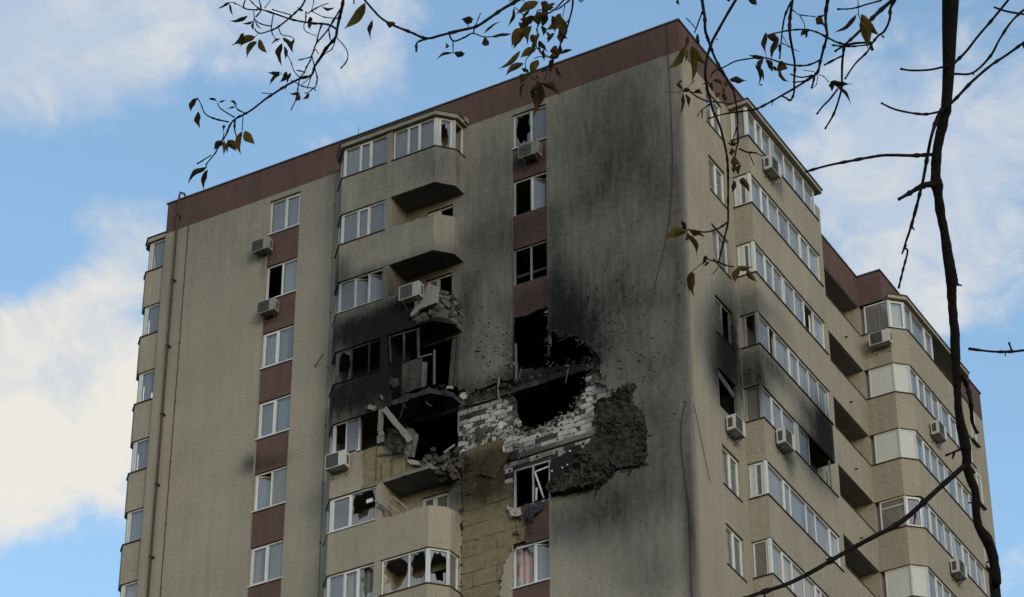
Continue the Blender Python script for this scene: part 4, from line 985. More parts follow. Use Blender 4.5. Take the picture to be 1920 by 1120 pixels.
torn_sheet('torn_facade_sheet', [(772, 562), (880, 512), (900, 475), (960, 462), (966, 560), (1018, 600), (1045, 690), (1030, 860), (1000, 885), (890, 895), (840, 850), (880, 790), (900, 720), (830, 680), (775, 650)], .02, .15, .04, 'burnt_wool', 3,
           'dark wrinkled facade sheet peeled off right of the blast hole, upper piece')
torn_sheet('torn_facade_sheet', [(545, 1043), (540, 985), (600, 950), (690, 835), (735, 765), (790, 690), (840, 688), (890, 722), (872, 800), (850, 868), (882, 905), (800, 992)], .0, .15, .22, 'burnt_wool', 6,
           'brown torn facade sheet sagging outwards below the blast hole, lower piece')
slab = slab_from_px('navy_insulation_board', 'Z5', [(535, 885), (545, 850), (600, 820), (650, 780), (690, 765), (715, 800), (690, 845), (640, 905), (595, 955), (540, 990)], .02, (0, 0), .08, 'navy_wool', .1, .02, BLD, 0, 9, .03)
rnd = random.Random(2)
for (u, v) in [(600, 888), (628, 873), (685, 858), (545, 905), (570, 960), (545, 958), (610, 950), (640, 800)]:
    p = PX3('Z5', u, v, -.02); m = MB(); m.tube([p + Vector((0, .03, 0)), p + Vector((0, -.012, 0))], .032, 7); m.build('dowel', 'pvc', slab)
o = slab_from_px('loose_insulation_board', 'Z5', [(165, 920), (195, 880), (222, 815), (270, 795), (312, 812), (290, 860), (238, 942)], -.06, (.1, -.12), .09, 'insulation', .1, .02, None, .88, 14, .03)
label(o, 'brown slab of wool insulation dangling askew over the bared masonry', 'insulation slab')
slab_from_px('loose_insulation_board', 'Z5', [(205, 735), (225, 728), (238, 800), (210, 812)], .05, (0, 0), .05, 'insulation', .1, .02, BLD, .85, 15, .02)
slab_from_px('loose_insulation_board', 'Z5', [(60, 865), (80, 845), (120, 838), (142, 850), (140, 900), (65, 930)], .01, (0, 0), .09, 'insulation', .1, .03, BLD, .88, 16, .03)
slab_from_px('torn_render', 'Z5', [(140, 690), (160, 670), (178, 690), (180, 740), (165, 760), (145, 735)], .05, (0, 0), .05, 'insulation', .1, .02, BLD, .8, 17, .04)
slab_from_px('torn_render', 'Z5', [(750, 400), (765, 385), (800, 420), (835, 468), (800, 450), (760, 440)], -.03, (0, .3), .05, 'stucco', .1, .02, BLD, .75, 18, .05)
slab_from_px('torn_render', 'Z5', [(148, 462), (200, 438), (250, 418), (255, 440), (200, 470), (160, 485)], -.02, (0, .4), .04, 'stucco', .1, .02, BLD, .8, 19, .05)
# steel bars and splinters standing out of the wreck
m = MB()
for a, b, w_ in [((268, 415), (265, 470), .06), ((262, 470), (268, 530), .04), ((845, 530), (848, 470), .03)]: m.bar(PX3('Z5', *a, .02), PX3('Z5', *b, .0), w_, w_, UY)
m.build('bent_bar', 'concrete', BLD, soot=.2)
rnd = random.Random(8)
for i in range(9):
    u, v = rnd.uniform(330, 345), rnd.uniform(180, 360); m = MB(); a = PX3('Z5', u, v, .03); m.bar(a, a + Vector((rnd.uniform(-.25, .1), -.1, rnd.uniform(-.25, .25))), .02); m.build('splinter', 'steel', BLD)

# plaster still clinging to the blocks, shards along every torn edge, dangling wires
rnd = random.Random(61)
for i in range(16):
    u, v = rnd.uniform(60, 330), rnd.uniform(485, 830)
    if u > 310 and v > 500: u -= 60
    n_ = rnd.randint(6, 9); rr = rnd.uniform(14, 38)
    pts = [(u + rr * rnd.uniform(.4, 1.1) * math.cos(2 * math.pi * q / n_), v + rr * rnd.uniform(.5, 1.2) * math.sin(2 * math.pi * q / n_)) for q in range(n_)]
    slab_from_px('plaster_remnant', 'Z5', pts, .085, (0, 0), .04, rnd.choice(('brick', 'brick', 'concrete', 'plaster')), .12, .02, BLD, rnd.choice((.05, .15, .3, .5)), 70 + i, .03)
def shards(edge_polys, count, material, seed, soot_v, smax=.16):
    r2 = random.Random(seed); m = MB()
    for _ in range(count):
        poly = r2.choice(edge_polys); i = r2.randrange(len(poly) - 1); a, b = poly[i], poly[i + 1]; t = r2.random()
        c = Vector((a[0] + (b[0] - a[0]) * t + r2.gauss(0, .05), r2.uniform(-.06, .10), a[1] + (b[1] - a[1]) * t + r2.gauss(0, .06)))
        if c.x < -8.75 or ST2[0] < c.x < ST2[1] and c.z > 60.2: continue
        s1 = r2.uniform(.03, smax); ax = Vector((r2.uniform(-1, 1), r2.uniform(-.7, .2), r2.uniform(-1, 1))).normalized(); q = ax.cross(Vector((r2.uniform(-1, 1), r2.uniform(-1, 1), r2.uniform(-1, 1)))).normalized()
        nn_ = ax.cross(q) * .012; p = [c - ax * s1 - q * s1 * .4, c + ax * s1 * r2.uniform(.5, 1), c + q * s1 * r2.uniform(.4, .9), c - ax * s1 * r2.uniform(.3, 1) + q * s1 * r2.uniform(.1, .6)]
        m.box8(p + [x + nn_ for x in p])
    o = m.build('shards', material, BLD, soot=soot_v); o['kind'] = 'stuff'
EDG = [DMG[k0:k0 + 30] for k0 in range(0, max(1, len(DMG) - 30), 30)] + [H1, H2]
FL = [AY('Z5', [(772, 562), (880, 512), (960, 462), (966, 560), (1018, 600), (1045, 690), (1030, 860), (1000, 885), (890, 895), (800, 992), (545, 1043)], 0), AY('Z5', [(840, 850), (880, 790), (900, 720), (830, 680), (775, 650)], 0)]
shards(EDG, 220, 'stucco', 81, .78); shards(EDG, 160, 'burnt_wool', 82, 0); shards([H2, H1], 90, 'brick', 83, .6, .11)
shards(FL, 130, 'burnt_wool', 84, 0, .2); shards(FL, 60, 'concrete', 85, .45, .10); shards(FL[1:], 50, 'insulation', 86, .6, .14)
for i in range(16):
    zc, u, v, y_ = rnd.choice((('Z5', rnd.uniform(340, 740), rnd.uniform(340, 400), .02), ('Z5', rnd.uniform(560, 1000), rnd.uniform(880, 990), -.2), ('V2', rnd.uniform(600, 1250), rnd.uniform(330, 480), -1.1), ('Z5', rnd.uniform(340, 560), rnd.uniform(700, 830), .0)))
    a = onY(*px(zc, u, v), y_); L = rnd.uniform(.25, .7); dx = rnd.uniform(-.15, .15)
    m = MB(); m.tube(spline([a, a + Vector((dx * .3, -.06, -L * .4)), a + Vector((dx, -.05, -L * .8)), a + Vector((dx * 1.8, -.02, -L))], 4), rnd.choice((.007, .009, .013)), 5); m.build('hanging_wire', 'steel', BLD)
# clothes blown onto the sixth storey sill
crumple('hanging_cloth', 'V5', [(500, 470), (540, 430), (600, 395), (640, 400), (630, 450), (590, 480), (560, 500), (555, 560), (540, 570), (530, 520), (505, 545), (495, 510)], -.12, .16, 'cloth_dark', 0, 21, 'dark blue cloth bundle hanging from the window below the blast hole', 'cloth')
crumple('hanging_cloth', 'V5', [(350, 440), (380, 430), (420, 450), (460, 455), (470, 500), (440, 520), (390, 525), (380, 480)], -.08, .12, 'cloth_grey', .3, 22, 'greenish grey rag caught at the left of the window below the blast hole', 'cloth')
m = MB(); m.bar(PX3('V5', 530, 570, -.15), PX3('V5', 555, 640, -.15), .04); m.bar(PX3('V5', 535, 440, -.2), PX3('V5', 545, 520, -.2), .05); m.build('loose_strap', 'cloth_dark', BLD)

# --- pipes and conductors down the front
def pipe(name, pts, r, material, clips=None, parent=BLD):
    m = MB(); m.tube(pts, r, 8); o = m.build(name, material, parent, smooth=True)
    if clips:
        for z in clips:
            x, y = pts[-1][0], pts[-1][1]; c = MB(); c.box(x - r * 1.5, x + r * 1.5, y - r * 1.5, .02, z - .03, z + .03); c.build('clip', 'dark_trim', o)
pipe('gas_pipe', [(-21.30, .12, TOP + .02), (-21.33, -.03, TOP + .18), (-21.42, -.13, TOP + .20), (-21.46, -.14, TOP + .05), (-21.46, -.14, 60), (-21.46, -.14, 40)], .045, 'pipe', [TOP - .9 - 3 * i for i in range(10)])
pipe('lightning_conductor', [(-21.0, -.03, 69.5), (-21.0, -.03, 45)], .012, 'cable', [69.3 - 2.6 * i for i in range(9)])
pipe('lightning_conductor', [(-14.34, -.03, 69.5), (-14.34, -.03, 45)], .013, 'concrete', [68 - 2.4 * i for i in range(9)])
pipe('wall_bracket', [(-14.9, -.02, 61.05), (-14.4, -.35, 61.1), (-14.28, -.42, 61.16)], .02, 'steel')
def cable(pts, lab, y=-.05, r=.011):
    P = [onY(u, v, y) for u, v in pts]; out = []
    for i in range(len(P) - 1):
        p0, p1, p2, p3 = P[max(i - 1, 0)], P[i], P[i + 1], P[min(i + 2, len(P) - 1)]
        for k in range(6):
            t = k / 6; out.append(.5 * ((2 * p1) + (p2 - p0) * t + (2 * p0 - 5 * p1 + 4 * p2 - p3) * t * t + (3 * p1 - p0 - 3 * p2 + p3) * t ** 3))
    out.append(P[-1]); m = MB(); m.tube(out, r, 5); o = m.build('cable', 'cable'); label(o, lab, 'cable')
cable([(1249, 44), (1253, 110), (1258, 210), (1261, 320), (1256, 400), (1248, 455), (1236, 500), (1226, 545)], 'thin black cable falling from the roof edge beside the tower corner', r=.012)
cable([(1287, 755), (1279, 780), (1277, 830), (1283, 885), (1291, 950), (1294, 1020), (1297, 1120)], 'black cable with a bow hanging low beside the tower corner', r=.014)
P = [onX(u, v, .05) for u, v in [(1300, 757), (1306, 780), (1318, 840), (1332, 905)]]; m = MB(); m.tube(P, .011, 5); o = m.build('cable', 'cable'); label(o, 'short black cable end dangling on the narrow side of the corner', 'cable')

# --- air conditioners
def air_con(c, ux, n, lab, wd=.80, ht=.56, dp=.30, soot=0.0, fan_left=True):
    """c: centre of the front face, ux right seen from outside, n outward"""
    uz = Vector((0, 0, 1)); e = empty('air_conditioner', c - uz * (ht / 2), lab, 'air conditioner', 'air conditioner units on the facades'); o = uz * (ht / 2)
    m = MB(); bv = .025
    x, z = wd / 2, ht / 2
    prof = [(-x + bv, -z), (x - bv, -z), (x, -z + bv), (x, z - bv), (x - bv, z), (-x + bv, z), (-x, z - bv), (-x, -z + bv)]
    m.v = [o + ux * a + uz * b for a, b in prof] + [o + ux * a + uz * b - n * dp for a, b in prof]
    m.f = [tuple(range(8)), tuple(reversed(range(8, 16)))] + [((i + 1) % 8, i, 8 + i, 8 + (i + 1) % 8) for i in range(8)]
    m.build('casing', 'ac_white', e, soot=soot)
    fx = -.12 if fan_left else .12
    nn = 20; m = MB(); m.obox(o, ux, n, uz, fx - .25, fx + .25, .001, .006, -z + .03, z - .03); m.build('fan_opening', 'ac_dark', e)
    m = MB()
    for r in (.22, .15, .08):
        for i in range(nn):
            a0, a1 = 2 * math.pi * i / nn, 2 * math.pi * (i + 1) / nn
            m.bar(o + n * .012 + ux * (fx + r * math.cos(a0)) + uz * r * math.sin(a0), o + n * .012 + ux * (fx + r * math.cos(a1)) + uz * r * math.sin(a1), .009)
    for i in range(3):
        a0 = math.pi * i * 2 / 3 + .5; m.bar(o + n * .012 + ux * fx, o + n * .012 + ux * (fx + .22 * math.cos(a0)) + uz * .22 * math.sin(a0), .022)
    m.build('fan_grille', 'steel', e, soot=soot)
    for sg in (-1, 1):
        m = MB(); m.obox(o, ux, n, uz, *((x + .001, x + .005) if sg > 0 else (-x - .005, -x - .001)), -dp + .05, -.12, -z + .1, z - .12); m.build('side_grille', 'ac_dark', e)
    for s in (-1, 1):
        m = MB(); m.obox(o, ux, n, uz, s * wd * .33 - .02, s * wd * .33 + .02, -dp - .12, 0, -z - .045, -z - .003); m.bar(o + ux * (s * wd * .33) + n * (-.05) + uz * (-z - .03), o + ux * (s * wd * .33) + n * (-dp - .1) + uz * (-z - .25), .025); m.build('bracket', 'steel', e)
    return e
air_con(onY(488, 458, -.4), UX, -UY, 'dusty air conditioner hung left of the topmost narrow window of the plain strip', wd=.72, ht=.52, soot=.5)
air_con(onY(499, 573, -.4), UX, -UY, 'air conditioner hung below the open dark casement of the plain window strip', wd=.72, ht=.52, soot=.5)
air_con(onY(990, 280, -.4), UX, -UY, 'scorched air conditioner under the topmost window with smashed glass', wd=.80, ht=.56, soot=.66)
air_con(onY(767, 545, -1.55), UX, -UY, 'framed air conditioner on the sooty balcony beside the triangular render slab', wd=.84, ht=.60, soot=.4)
air_con(onY(628, 862, -1.55), UX, -UY, 'white air conditioner on the bay beside the bared yellow insulation', wd=.80, ht=.58)
air_con(onX(1456, 312, BX + .4), UY, UX, 'air conditioner on the topmost long bay between its two glazings', wd=.80, ht=.58, dp=.32)
air_con(onX(1389, 798, .42), UY, UX, 'air conditioner hung under the burnt out window on the narrow wall', wd=.74, ht=.58, dp=.34)
air_con(onX(1482, 823, BX + .42), UY, UX, 'air conditioner on the long bay beneath the charred parapet', wd=.74, ht=.60, dp=.34)
air_con(onY(1648, 632, 17.25), UX, -UY, 'white air conditioner on the return wall of the far bay top window', wd=.86, ht=.58)
air_con(onX(1768, 807, .66 + .42), UY, UX, 'air conditioner on the far bay front beside the white boarded windows', wd=.78, ht=.60, dp=.34)
air_con(onX(1806, 1066, .66 + .42), UY, UX, 'air conditioner low on the far bay front beneath dark panes', wd=.78, ht=.60, dp=.34)

# ------------------------------------------------------------------ the tree in front
TR = empty('tree', (0, 0, 0), 'nearly bare tree with a thin dark trunk and a few withered leaves', 'tree')
D0 = 12.0
rt_ = random.Random(4)
def twig(z, pts, w0, w1, d=None, name='twig', material='twig', buds=True, parent=TR, bend=.12):
    """pts in zoom pixels, widths in zoom pixels; d: depth from the camera at first and last point"""
    d = d or (D0, D0); sc = ZO[z][2]; n = len(pts)
    P = [atD(*px(z, *q), d[0] + (d[1] - d[0]) * i / max(1, n - 1) + rt_.uniform(-.03, .03) * (0 < i < n - 1)) for i, q in enumerate(pts)]
    sub = 5; S_ = spline(P, sub); m = MB(); N = len(S_); rad = []; knob = set()
    if buds:
        for i in range(1, N - 1):
            if rt_.random() < .17: knob.add(i)
        knob.add(N - 1)
    for i in range(N):
        t = i / (N - 1); wpx = (w0 + (w1 - w0) * t) / sc; r = wpx / 2 * (d[0] + (d[1] - d[0]) * t) / FPX * (1.1 if w0 / sc < 6 else .92) + .0005
        if i in knob: r *= 1.45
        rad.append(max(r * rt_.uniform(.92, 1.08), .0012))
    m.tube(S_, rad, 7)
    o = m.build(name, material, parent, smooth=True)
    return o
def twigs(z, lst, d=None):
    o = None
    for it in lst: o = twig(z, it[0], it[1], it[2], it[3] if len(it) > 3 else d)
    return o
leafm = {'g': 'leaf_green', 'b': 'leaf_brown', 'd': 'leaf_dark', 'r': 'leaf_rust'}
def leaf(z, a, b, wpx, kind, d, parent):
    sc = ZO[z][2]; dj = d + rt_.uniform(-.08, .08)
    A_, B_ = atD(*px(z, *a), dj), atD(*px(z, *b), dj + rt_.uniform(-.02, .02))
    ax = B_ - A_; L = ax.length; ax.normalize(); view = (A_ - CAM).normalized(); sd = ax.cross(view).normalized(); nr = sd.cross(ax)
    hw = wpx / sc / 2 * dj / FPX
    fold = {'g': rt_.uniform(.25, .6), 'b': rt_.uniform(.5, 1.2), 'd': rt_.uniform(.35, .9), 'r': rt_.uniform(.5, 1.0)}[kind]
    if kind == 'g': hw *= 1.08
    else: hw *= 1.3
    tw0 = rt_.uniform(-.5, .5); tw = rt_.uniform(-.5, .5) * (1 if kind == 'g' else 2.0)
    bow = rt_.uniform(.05, .16) * L * rt_.choice((-1, 1)); dep = rt_.uniform(-.2, .2) * L; ncol = 9; m = MB(); ph = rt_.uniform(0, 6); jag = .05 if kind == 'g' else .16
    for i in range(ncol + 1):
        t = i / ncol; prof = (math.sin(math.pi * min(1, t ** .75)) ** 1.05) * (1 - .55 * max(0, t - .5)) + .015
        if t > .85: prof *= .75
        c = A_ + ax * (L * t) + sd * (bow * math.sin(math.pi * t)) + nr * (dep * math.sin(math.pi * t * .9))
        an = tw0 + tw * t; s2 = sd * math.cos(an) + nr * math.sin(an); n2 = nr * math.cos(an) - sd * math.sin(an)
        for j in (-2, -1, 0, 1, 2):
            wv = prof * hw * abs(j) / 2 * (1 + jag * math.sin(ph + t * 12 + j * 2.1))
            m.v.append(c + s2 * (wv * math.cos(fold) * (1 if j > 0 else -1)) + n2 * (wv * math.sin(fold) + (.10 * hw * math.sin(ph + t * 9 + j) if kind != 'g' else .05 * hw * math.sin(ph + t * 7 + j))))
    for i in range(ncol):
        for j in range(4):
            q = i * 5 + j; m.f.append((q, q + 1, q + 6, q + 5))
    return m.build('leaf', leafm[kind], parent, smooth=True)
def leaves(z, lst, d, parent):
    for (a, b, w_, kd) in lst: leaf(z, a, b, w_, kd, d, parent)

# trunk, from the ground up and on above the frame
tp = [('U6', 520, -30, 64), ('U6', 502, 110, 64), ('U6', 478, 230, 60), ('U6', 458, 350, 60), ('U6', 455, 440, 62), ('U6', 460, 490, 78), ('U6', 470, 560, 58), ('U6', 487, 680, 58), ('U6', 512, 800, 58), ('U6', 522, 880, 66), ('U6', 538, 990, 72), ('U6', 542, 1060, 64),
      ('U7', 612, 30, 60), ('U7', 618, 130, 62), ('U7', 628, 250, 66), ('U7', 632, 400, 64), ('U7', 642, 560, 54), ('U7', 650, 700, 58), ('U7', 668, 800, 66), ('U7', 690, 900, 78), ('U7', 700, 980, 68),
      ('U8', 1510, 250, 62), ('U8', 1535, 330, 66), ('U8', 1570, 430, 60), ('U8', 1578, 560, 58), ('U8', 1590, 650, 62), ('U8', 1640, 730, 84), ('U8', 1678, 820, 74), ('U8', 1696, 920, 78), ('U8', 1706, 1020, 80), ('U8', 1706, 1130, 78)]
P, Rr = [], []
for z, u, v, w_ in tp:
    q = px(z, u, v); P.append(atD(*q, D0)); Rr.append(w_ / ZO[z][2] / 2 * D0 / FPX * .9)
lowp = P[-1]
for i, (dx, z_, r) in enumerate([(.02, 6.0, .050), (.0, 4.2, .060), (-.04, 2.4, .070), (-.02, 1.0, .082), (0, .3, .095), (0, -.1, .125)]):
    P.append(Vector((lowp.x + dx, lowp.y - .03 * i, z_))); Rr.append(r)
topp = P[0]
up = [atD(1786, -140, D0), atD(1778, -320, D0 - .1), atD(1765, -480, D0 - .2), atD(1770, -700, D0 - .1), atD(1790, -950, D0)]
P = list(reversed(up)) + P; Rr = [.012, .022, .032, .040, .044] + Rr
Sp = spline(P, 5); rr_ = []
for i in range(len(Rr) - 1):
    for k in range(5): rr_.append(Rr[i] + (Rr[i + 1] - Rr[i]) * k / 5)
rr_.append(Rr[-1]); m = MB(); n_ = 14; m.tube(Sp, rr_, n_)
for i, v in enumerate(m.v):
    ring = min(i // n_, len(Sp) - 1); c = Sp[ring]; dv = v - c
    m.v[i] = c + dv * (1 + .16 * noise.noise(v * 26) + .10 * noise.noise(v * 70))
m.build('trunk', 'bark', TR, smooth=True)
# boughs above the frame that carry the drooping twigs
def bough(pts, r0, r1, name='branch'):
    Pp = [atD(u, v, d) for u, v, d in pts]; s_ = spline(Pp, 5); N = len(s_); m = MB(); m.tube(s_, [r0 + (r1 - r0) * i / (N - 1) for i in range(N)], 9); return m.build(name, 'twig', TR, smooth=True)
bough([(1778, -320, 11.9), (1640, -300, 11.7), (1500, -260, 11.5), (1350, -250, 11.3), (1180, -230, 11.2), (1000, -180, 11.0), (820, -140, 10.9), (700, -110, 10.8), (640, -80, 10.8)], .030, .010)
bough([(1770, -200, 11.95), (1715, -120, 11.8), (1690, -60, 11.6)], .024, .012)
bough([(1350, -250, 11.3), (1330, -160, 11.3), (1318, -80, 11.3)], .014, .008); bough([(1500, -260, 11.5), (1440, -150, 11.4), (1385, -40, 11.3)], .014, .008)
bough([(1500, -260, 11.5), (1500, -140, 11.5), (1488, -30, 11.5)], .012, .008); bough([(1640, -300, 11.7), (1575, -150, 11.6), (1556, -20, 11.5)], .012, .008)
bough([(1000, -180, 11.0), (1010, -90, 11.0), (985, -8, 11.0)], .012, .008); bough([(1180, -230, 11.2), (1120, -100, 11.1), (1076, -8, 11.0)], .010, .007)
bough([(820, -140, 10.9), (740, -60, 10.8), (680, -10, 10.8)], .009, .006); bough([(700, -110, 10.8), (655, -50, 10.8), (644, -8, 10.8)], .010, .008); bough([(640, -80, 10.8), (600, -40, 10.8), (573, -4, 10.8)], .008, .006)

d = (10.8, 10.8)
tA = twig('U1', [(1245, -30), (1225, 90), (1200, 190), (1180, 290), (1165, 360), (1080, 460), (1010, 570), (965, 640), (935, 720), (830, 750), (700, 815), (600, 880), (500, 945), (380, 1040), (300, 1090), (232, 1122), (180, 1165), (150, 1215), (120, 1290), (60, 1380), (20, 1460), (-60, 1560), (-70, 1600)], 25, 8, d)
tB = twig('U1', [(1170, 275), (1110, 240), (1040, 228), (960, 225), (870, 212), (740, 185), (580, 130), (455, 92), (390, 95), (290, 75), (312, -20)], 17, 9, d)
tC = twig('U1', [(885, -20), (845, 60), (780, 125), (715, 185), (670, 220), (600, 270), (540, 295), (455, 320), (410, 300), (400, 280)], 15, 8, d)
twigs('U1', [([(545, 250), (490, 240), (425, 215), (385, 170)], 10, 7), ([(405, 165), (455, 92), (430, -20)], 10, 7), ([(455, 92), (400, 55), (340, -10)], 9, 7),
             ([(1225, 70), (1150, 190), (1090, 290), (985, 415), (960, 480), (940, 530), (925, 580), (890, 640), (870, 690), (830, 740), (810, 820), (800, 900), (780, 970), (738, 1055)], 13, 7),
             ([(1035, 235), (1005, 320), (985, 415)], 10, 9), ([(940, 530), (965, 640)], 8, 8), ([(1180, 365), (1240, 430), (1280, 500), (1275, 580), (1215, 655)], 7, 7),
             ([(965, 640), (990, 735), (985, 790), (960, 840), (850, 825), (780, 785), (740, 765)], 10, 6), ([(960, 840), (975, 870)], 8, 8), ([(960, 840), (910, 880), (870, 890)], 7, 5),
             ([(1190, 178), (1060, 165), (990, 135), (940, 110)], 7, 5), ([(900, 130), (980, 80), (1060, 45), (1095, 35)], 9, 5), ([(885, 110), (880, 200), (865, 240), (880, 300), (985, 345)], 9, 3),
             ([(825, 740), (770, 680), (740, 590), (705, 525)], 7, 5), ([(925, 545), (880, 560), (815, 575)], 7, 7), ([(870, 690), (795, 670)], 8, 8), ([(565, 895), (460, 890)], 5, 5), ([(575, 130), (560, 210), (555, 280), (565, 330)], 9, 7),
             ([(620, 245), (650, 330), (740, 350), (775, 380)], 8, 4), ([(745, 145), (620, 110), (560, 90)], 9, 7), ([(550, 290), (570, 340), (620, 400)], 5, 3), ([(1165, 370), (1135, 465), (1060, 520), (1000, 600)], 8, 6),
             ([(1100, 270), (1115, 380)], 9, 8), ([(940, 715), (895, 850)], 6, 5), ([(930, 740), (840, 810)], 5, 4), ([(290, 75), (200, 30), (160, 25)], 5, 4), ([(960, -10), (950, 60), (930, 110)], 4, 3), ([(555, -10), (490, 80)], 3, 7), ([(975, 470), (1005, 515)], 6, 6),
             ([(385, 95), (390, 180), (380, 215)], 5, 8), ([(400, 350), (430, 320)], 4, 3), ([(640, 690), (655, 720)], 3, 3), ([(1340, -10), (1342, 40)], 11, 8)], d)
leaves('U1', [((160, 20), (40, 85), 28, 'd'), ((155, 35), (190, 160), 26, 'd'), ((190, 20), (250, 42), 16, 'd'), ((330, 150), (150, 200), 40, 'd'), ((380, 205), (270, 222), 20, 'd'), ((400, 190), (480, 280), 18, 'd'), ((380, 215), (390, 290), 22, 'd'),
              ((290, 315), (175, 430), 45, 'd'), ((285, 320), (230, 430), 35, 'd'), ((400, 350), (255, 450), 75, 'g'), ((415, 395), (320, 555), 75, 'g'), ((435, 375), (520, 510), 60, 'g'), ((640, 370), (550, 425), 22, 'd'), ((655, 410), (655, 630), 55, 'd'),
              ((680, 440), (685, 570), 30, 'd'), ((665, 360), (750, 490), 45, 'd'), ((770, 370), (765, 510), 45, 'd'), ((635, 690), (505, 690), 50, 'd'), ((640, 710), (535, 820), 30, 'd'), ((700, 685), (630, 790), 40, 'd'), ((700, 690), (680, 780), 25, 'd'),
              ((740, 695), (700, 810), 35, 'd'), ((700, 800), (675, 865), 15, 'd'), ((830, 890), (720, 890), 28, 'd'), ((820, 900), (780, 970), 55, 'b'), ((915, 885), (850, 950), 45, 'b'), ((1040, 70), (1165, 70), 28, 'd'), ((860, 105), (800, 65), 26, 'd'),
              ((940, 170), (895, 230), 50, 'b'), ((940, 190), (925, 290), 45, 'b'), ((1450, 25), (1245, 280), 95, 'g'), ((1520, 190), (1500, 380), 38, 'd')], 10.75, tB)
twigs('T1', [([(275, 712), (200, 695), (140, 665), (115, 610), (95, 572)], 8, 3), ([(310, 685), (230, 635), (210, 600)], 7, 3), ([(370, 660), (330, 640), (310, 610)], 6, 3), ([(315, 695), (310, 750), (320, 790), (340, 850)], 8, 4), ([(360, 670), (355, 760)], 4, 3), ([(175, 905), (90, 958)], 5, 4), ([(250, 770), (240, 820)], 4, 3)], d)
leaves('T1', [((95, 572), (55, 660), 35, 'd'), ((100, 650), (110, 750), 38, 'd'), ((160, 575), (215, 600), 18, 'd'), ((220, 600), (265, 588), 14, 'd'), ((285, 590), (325, 620), 18, 'd'), ((312, 622), (260, 632), 12, 'd'), ((240, 820), (190, 880), 50, 'd'), ((250, 820), (245, 905), 28, 'g'),
              ((270, 818), (322, 885), 50, 'g'), ((270, 830), (270, 895), 25, 'g'), ((355, 765), (350, 905), 40, 'g'), ((370, 762), (432, 845), 55, 'g'), ((150, 975), (40, 1075), 38, 'd'), ((155, 990), (130, 1110), 34, 'd'), ((250, 725), (240, 770), 22, 'd')], 10.75, tA)
d = (11.0, 10.9)
tD = twig('T2', [(890, -25), (850, 0), (760, 50), (680, 105), (600, 155), (500, 180), (400, 205), (310, 225), (220, 190), (120, 150), (50, 110), (0, 60), (-60, -10)], 19, 11, d)
twigs('T2', [([(310, 228), (255, 250), (250, 300)], 9, 6), ([(440, 185), (465, 240), (530, 220), (580, 195), (640, 215), (700, 215)], 9, 4), ([(465, 240), (465, 310)], 5, 3), ([(555, 160), (550, 125)], 4, 3), ([(595, 150), (625, 80)], 4, 3), ([(585, 190), (590, 160)], 6, 5)], d)
leaves('T2', [((470, 310), (535, 310), 35, 'd'), ((465, 310), (365, 352), 14, 'd'), ((560, 95), (552, 148), 55, 'd'), ((650, 215), (650, 270), 55, 'b'), ((690, 215), (820, 200), 26, 'b'), ((645, 195), (755, 120), 22, 'b'), ((820, 45), (780, 160), 18, 'd'), ((130, 140), (70, 125), 42, 'b'), ((425, 285), (420, 250), 25, 'd'), ((255, 250), (258, 305), 20, 'd'), ((850, 0), (785, 12), 16, 'd')], 10.95, tD)
tE = twig('U2', [(888, -30), (880, 80), (850, 200), (820, 300), (770, 420), (740, 500), (740, 550)], 16, 9, d)
twigs('U2', [([(815, -15), (715, 90), (650, 130)], 14, 8), ([(870, -10), (810, 40), (740, 90), (700, 95), (550, 97)], 12, 6), ([(810, 40), (790, 160)], 5, 4), ([(860, 180), (810, 230)], 10, 8), ([(545, 100), (530, 150), (470, 180)], 6, 5), ([(330, 70), (430, 165), (390, 190)], 6, 8), ([(650, 130), (580, 200), (545, 270), (550, 330), (540, 400), (545, 460), (620, 520), (650, 540)], 9, 6),
             ([(540, 460), (440, 570), (435, 650)], 6, 5), ([(640, 545), (560, 545), (520, 560)], 6, 5), ([(740, 500), (700, 560), (640, 640)], 6, 4), ([(640, 640), (630, 720), (605, 800)], 4, 4), ([(435, 650), (450, 700), (530, 770), (600, 800)], 5, 6), ([(650, 540), (690, 545), (740, 540)], 6, 7), ([(380, -10), (440, 30)], 4, 3), ([(930, -15), (965, 18), (985, -10)], 9, 9)], d)
leaves('U2', [((560, 20), (340, 140), 80, 'g'), ((580, 20), (710, 75), 75, 'b'), ((510, 150), (390, 300), 70, 'd'), ((520, 150), (560, 250), 90, 'g'), ((640, 150), (590, 260), 80, 'd'), ((770, 130), (620, 290), 100, 'g'), ((785, 170), (765, 415), 95, 'g'), ((715, 320), (630, 370), 60, 'b'), ((460, 290), (300, 450), 125, 'g'),
              ((490, 240), (455, 430), 55, 'b'), ((490, 330), (530, 455), 75, 'g'), ((585, 250), (600, 350), 55, 'b'), ((560, 390), (650, 500), 50, 'd'), ((530, 460), (380, 560), 85, 'g'), ((385, 485), (170, 660), 60, 'g'), ((415, 605), (240, 730), 70, 'g'), ((555, 570), (490, 730), 90, 'g'), ((395, 650), (470, 700), 60, 'b'),
              ((450, 710), (385, 800), 75, 'g'), ((420, 790), (410, 960), 35, 'b'), ((760, 485), (640, 560), 85, 'g'), ((770, 515), (890, 480), 30, 'd'), ((700, 560), (670, 720), 50, 'b'), ((720, 640), (790, 740), 35, 'b'), ((640, 660), (580, 695), 25, 'b'), ((600, 800), (480, 860), 70, 'b'), ((600, 800), (760, 910), 90, 'r'),
              ((600, 830), (510, 1110), 110, 'r'), ((490, 850), (500, 960), 45, 'b'), ((530, 720), (570, 780), 25, 'b'), ((540, 620), (500, 690), 50, 'g'), ((430, 160), (380, 195), 25, 'd')], 10.95, tE)
rx = random.Random(12)
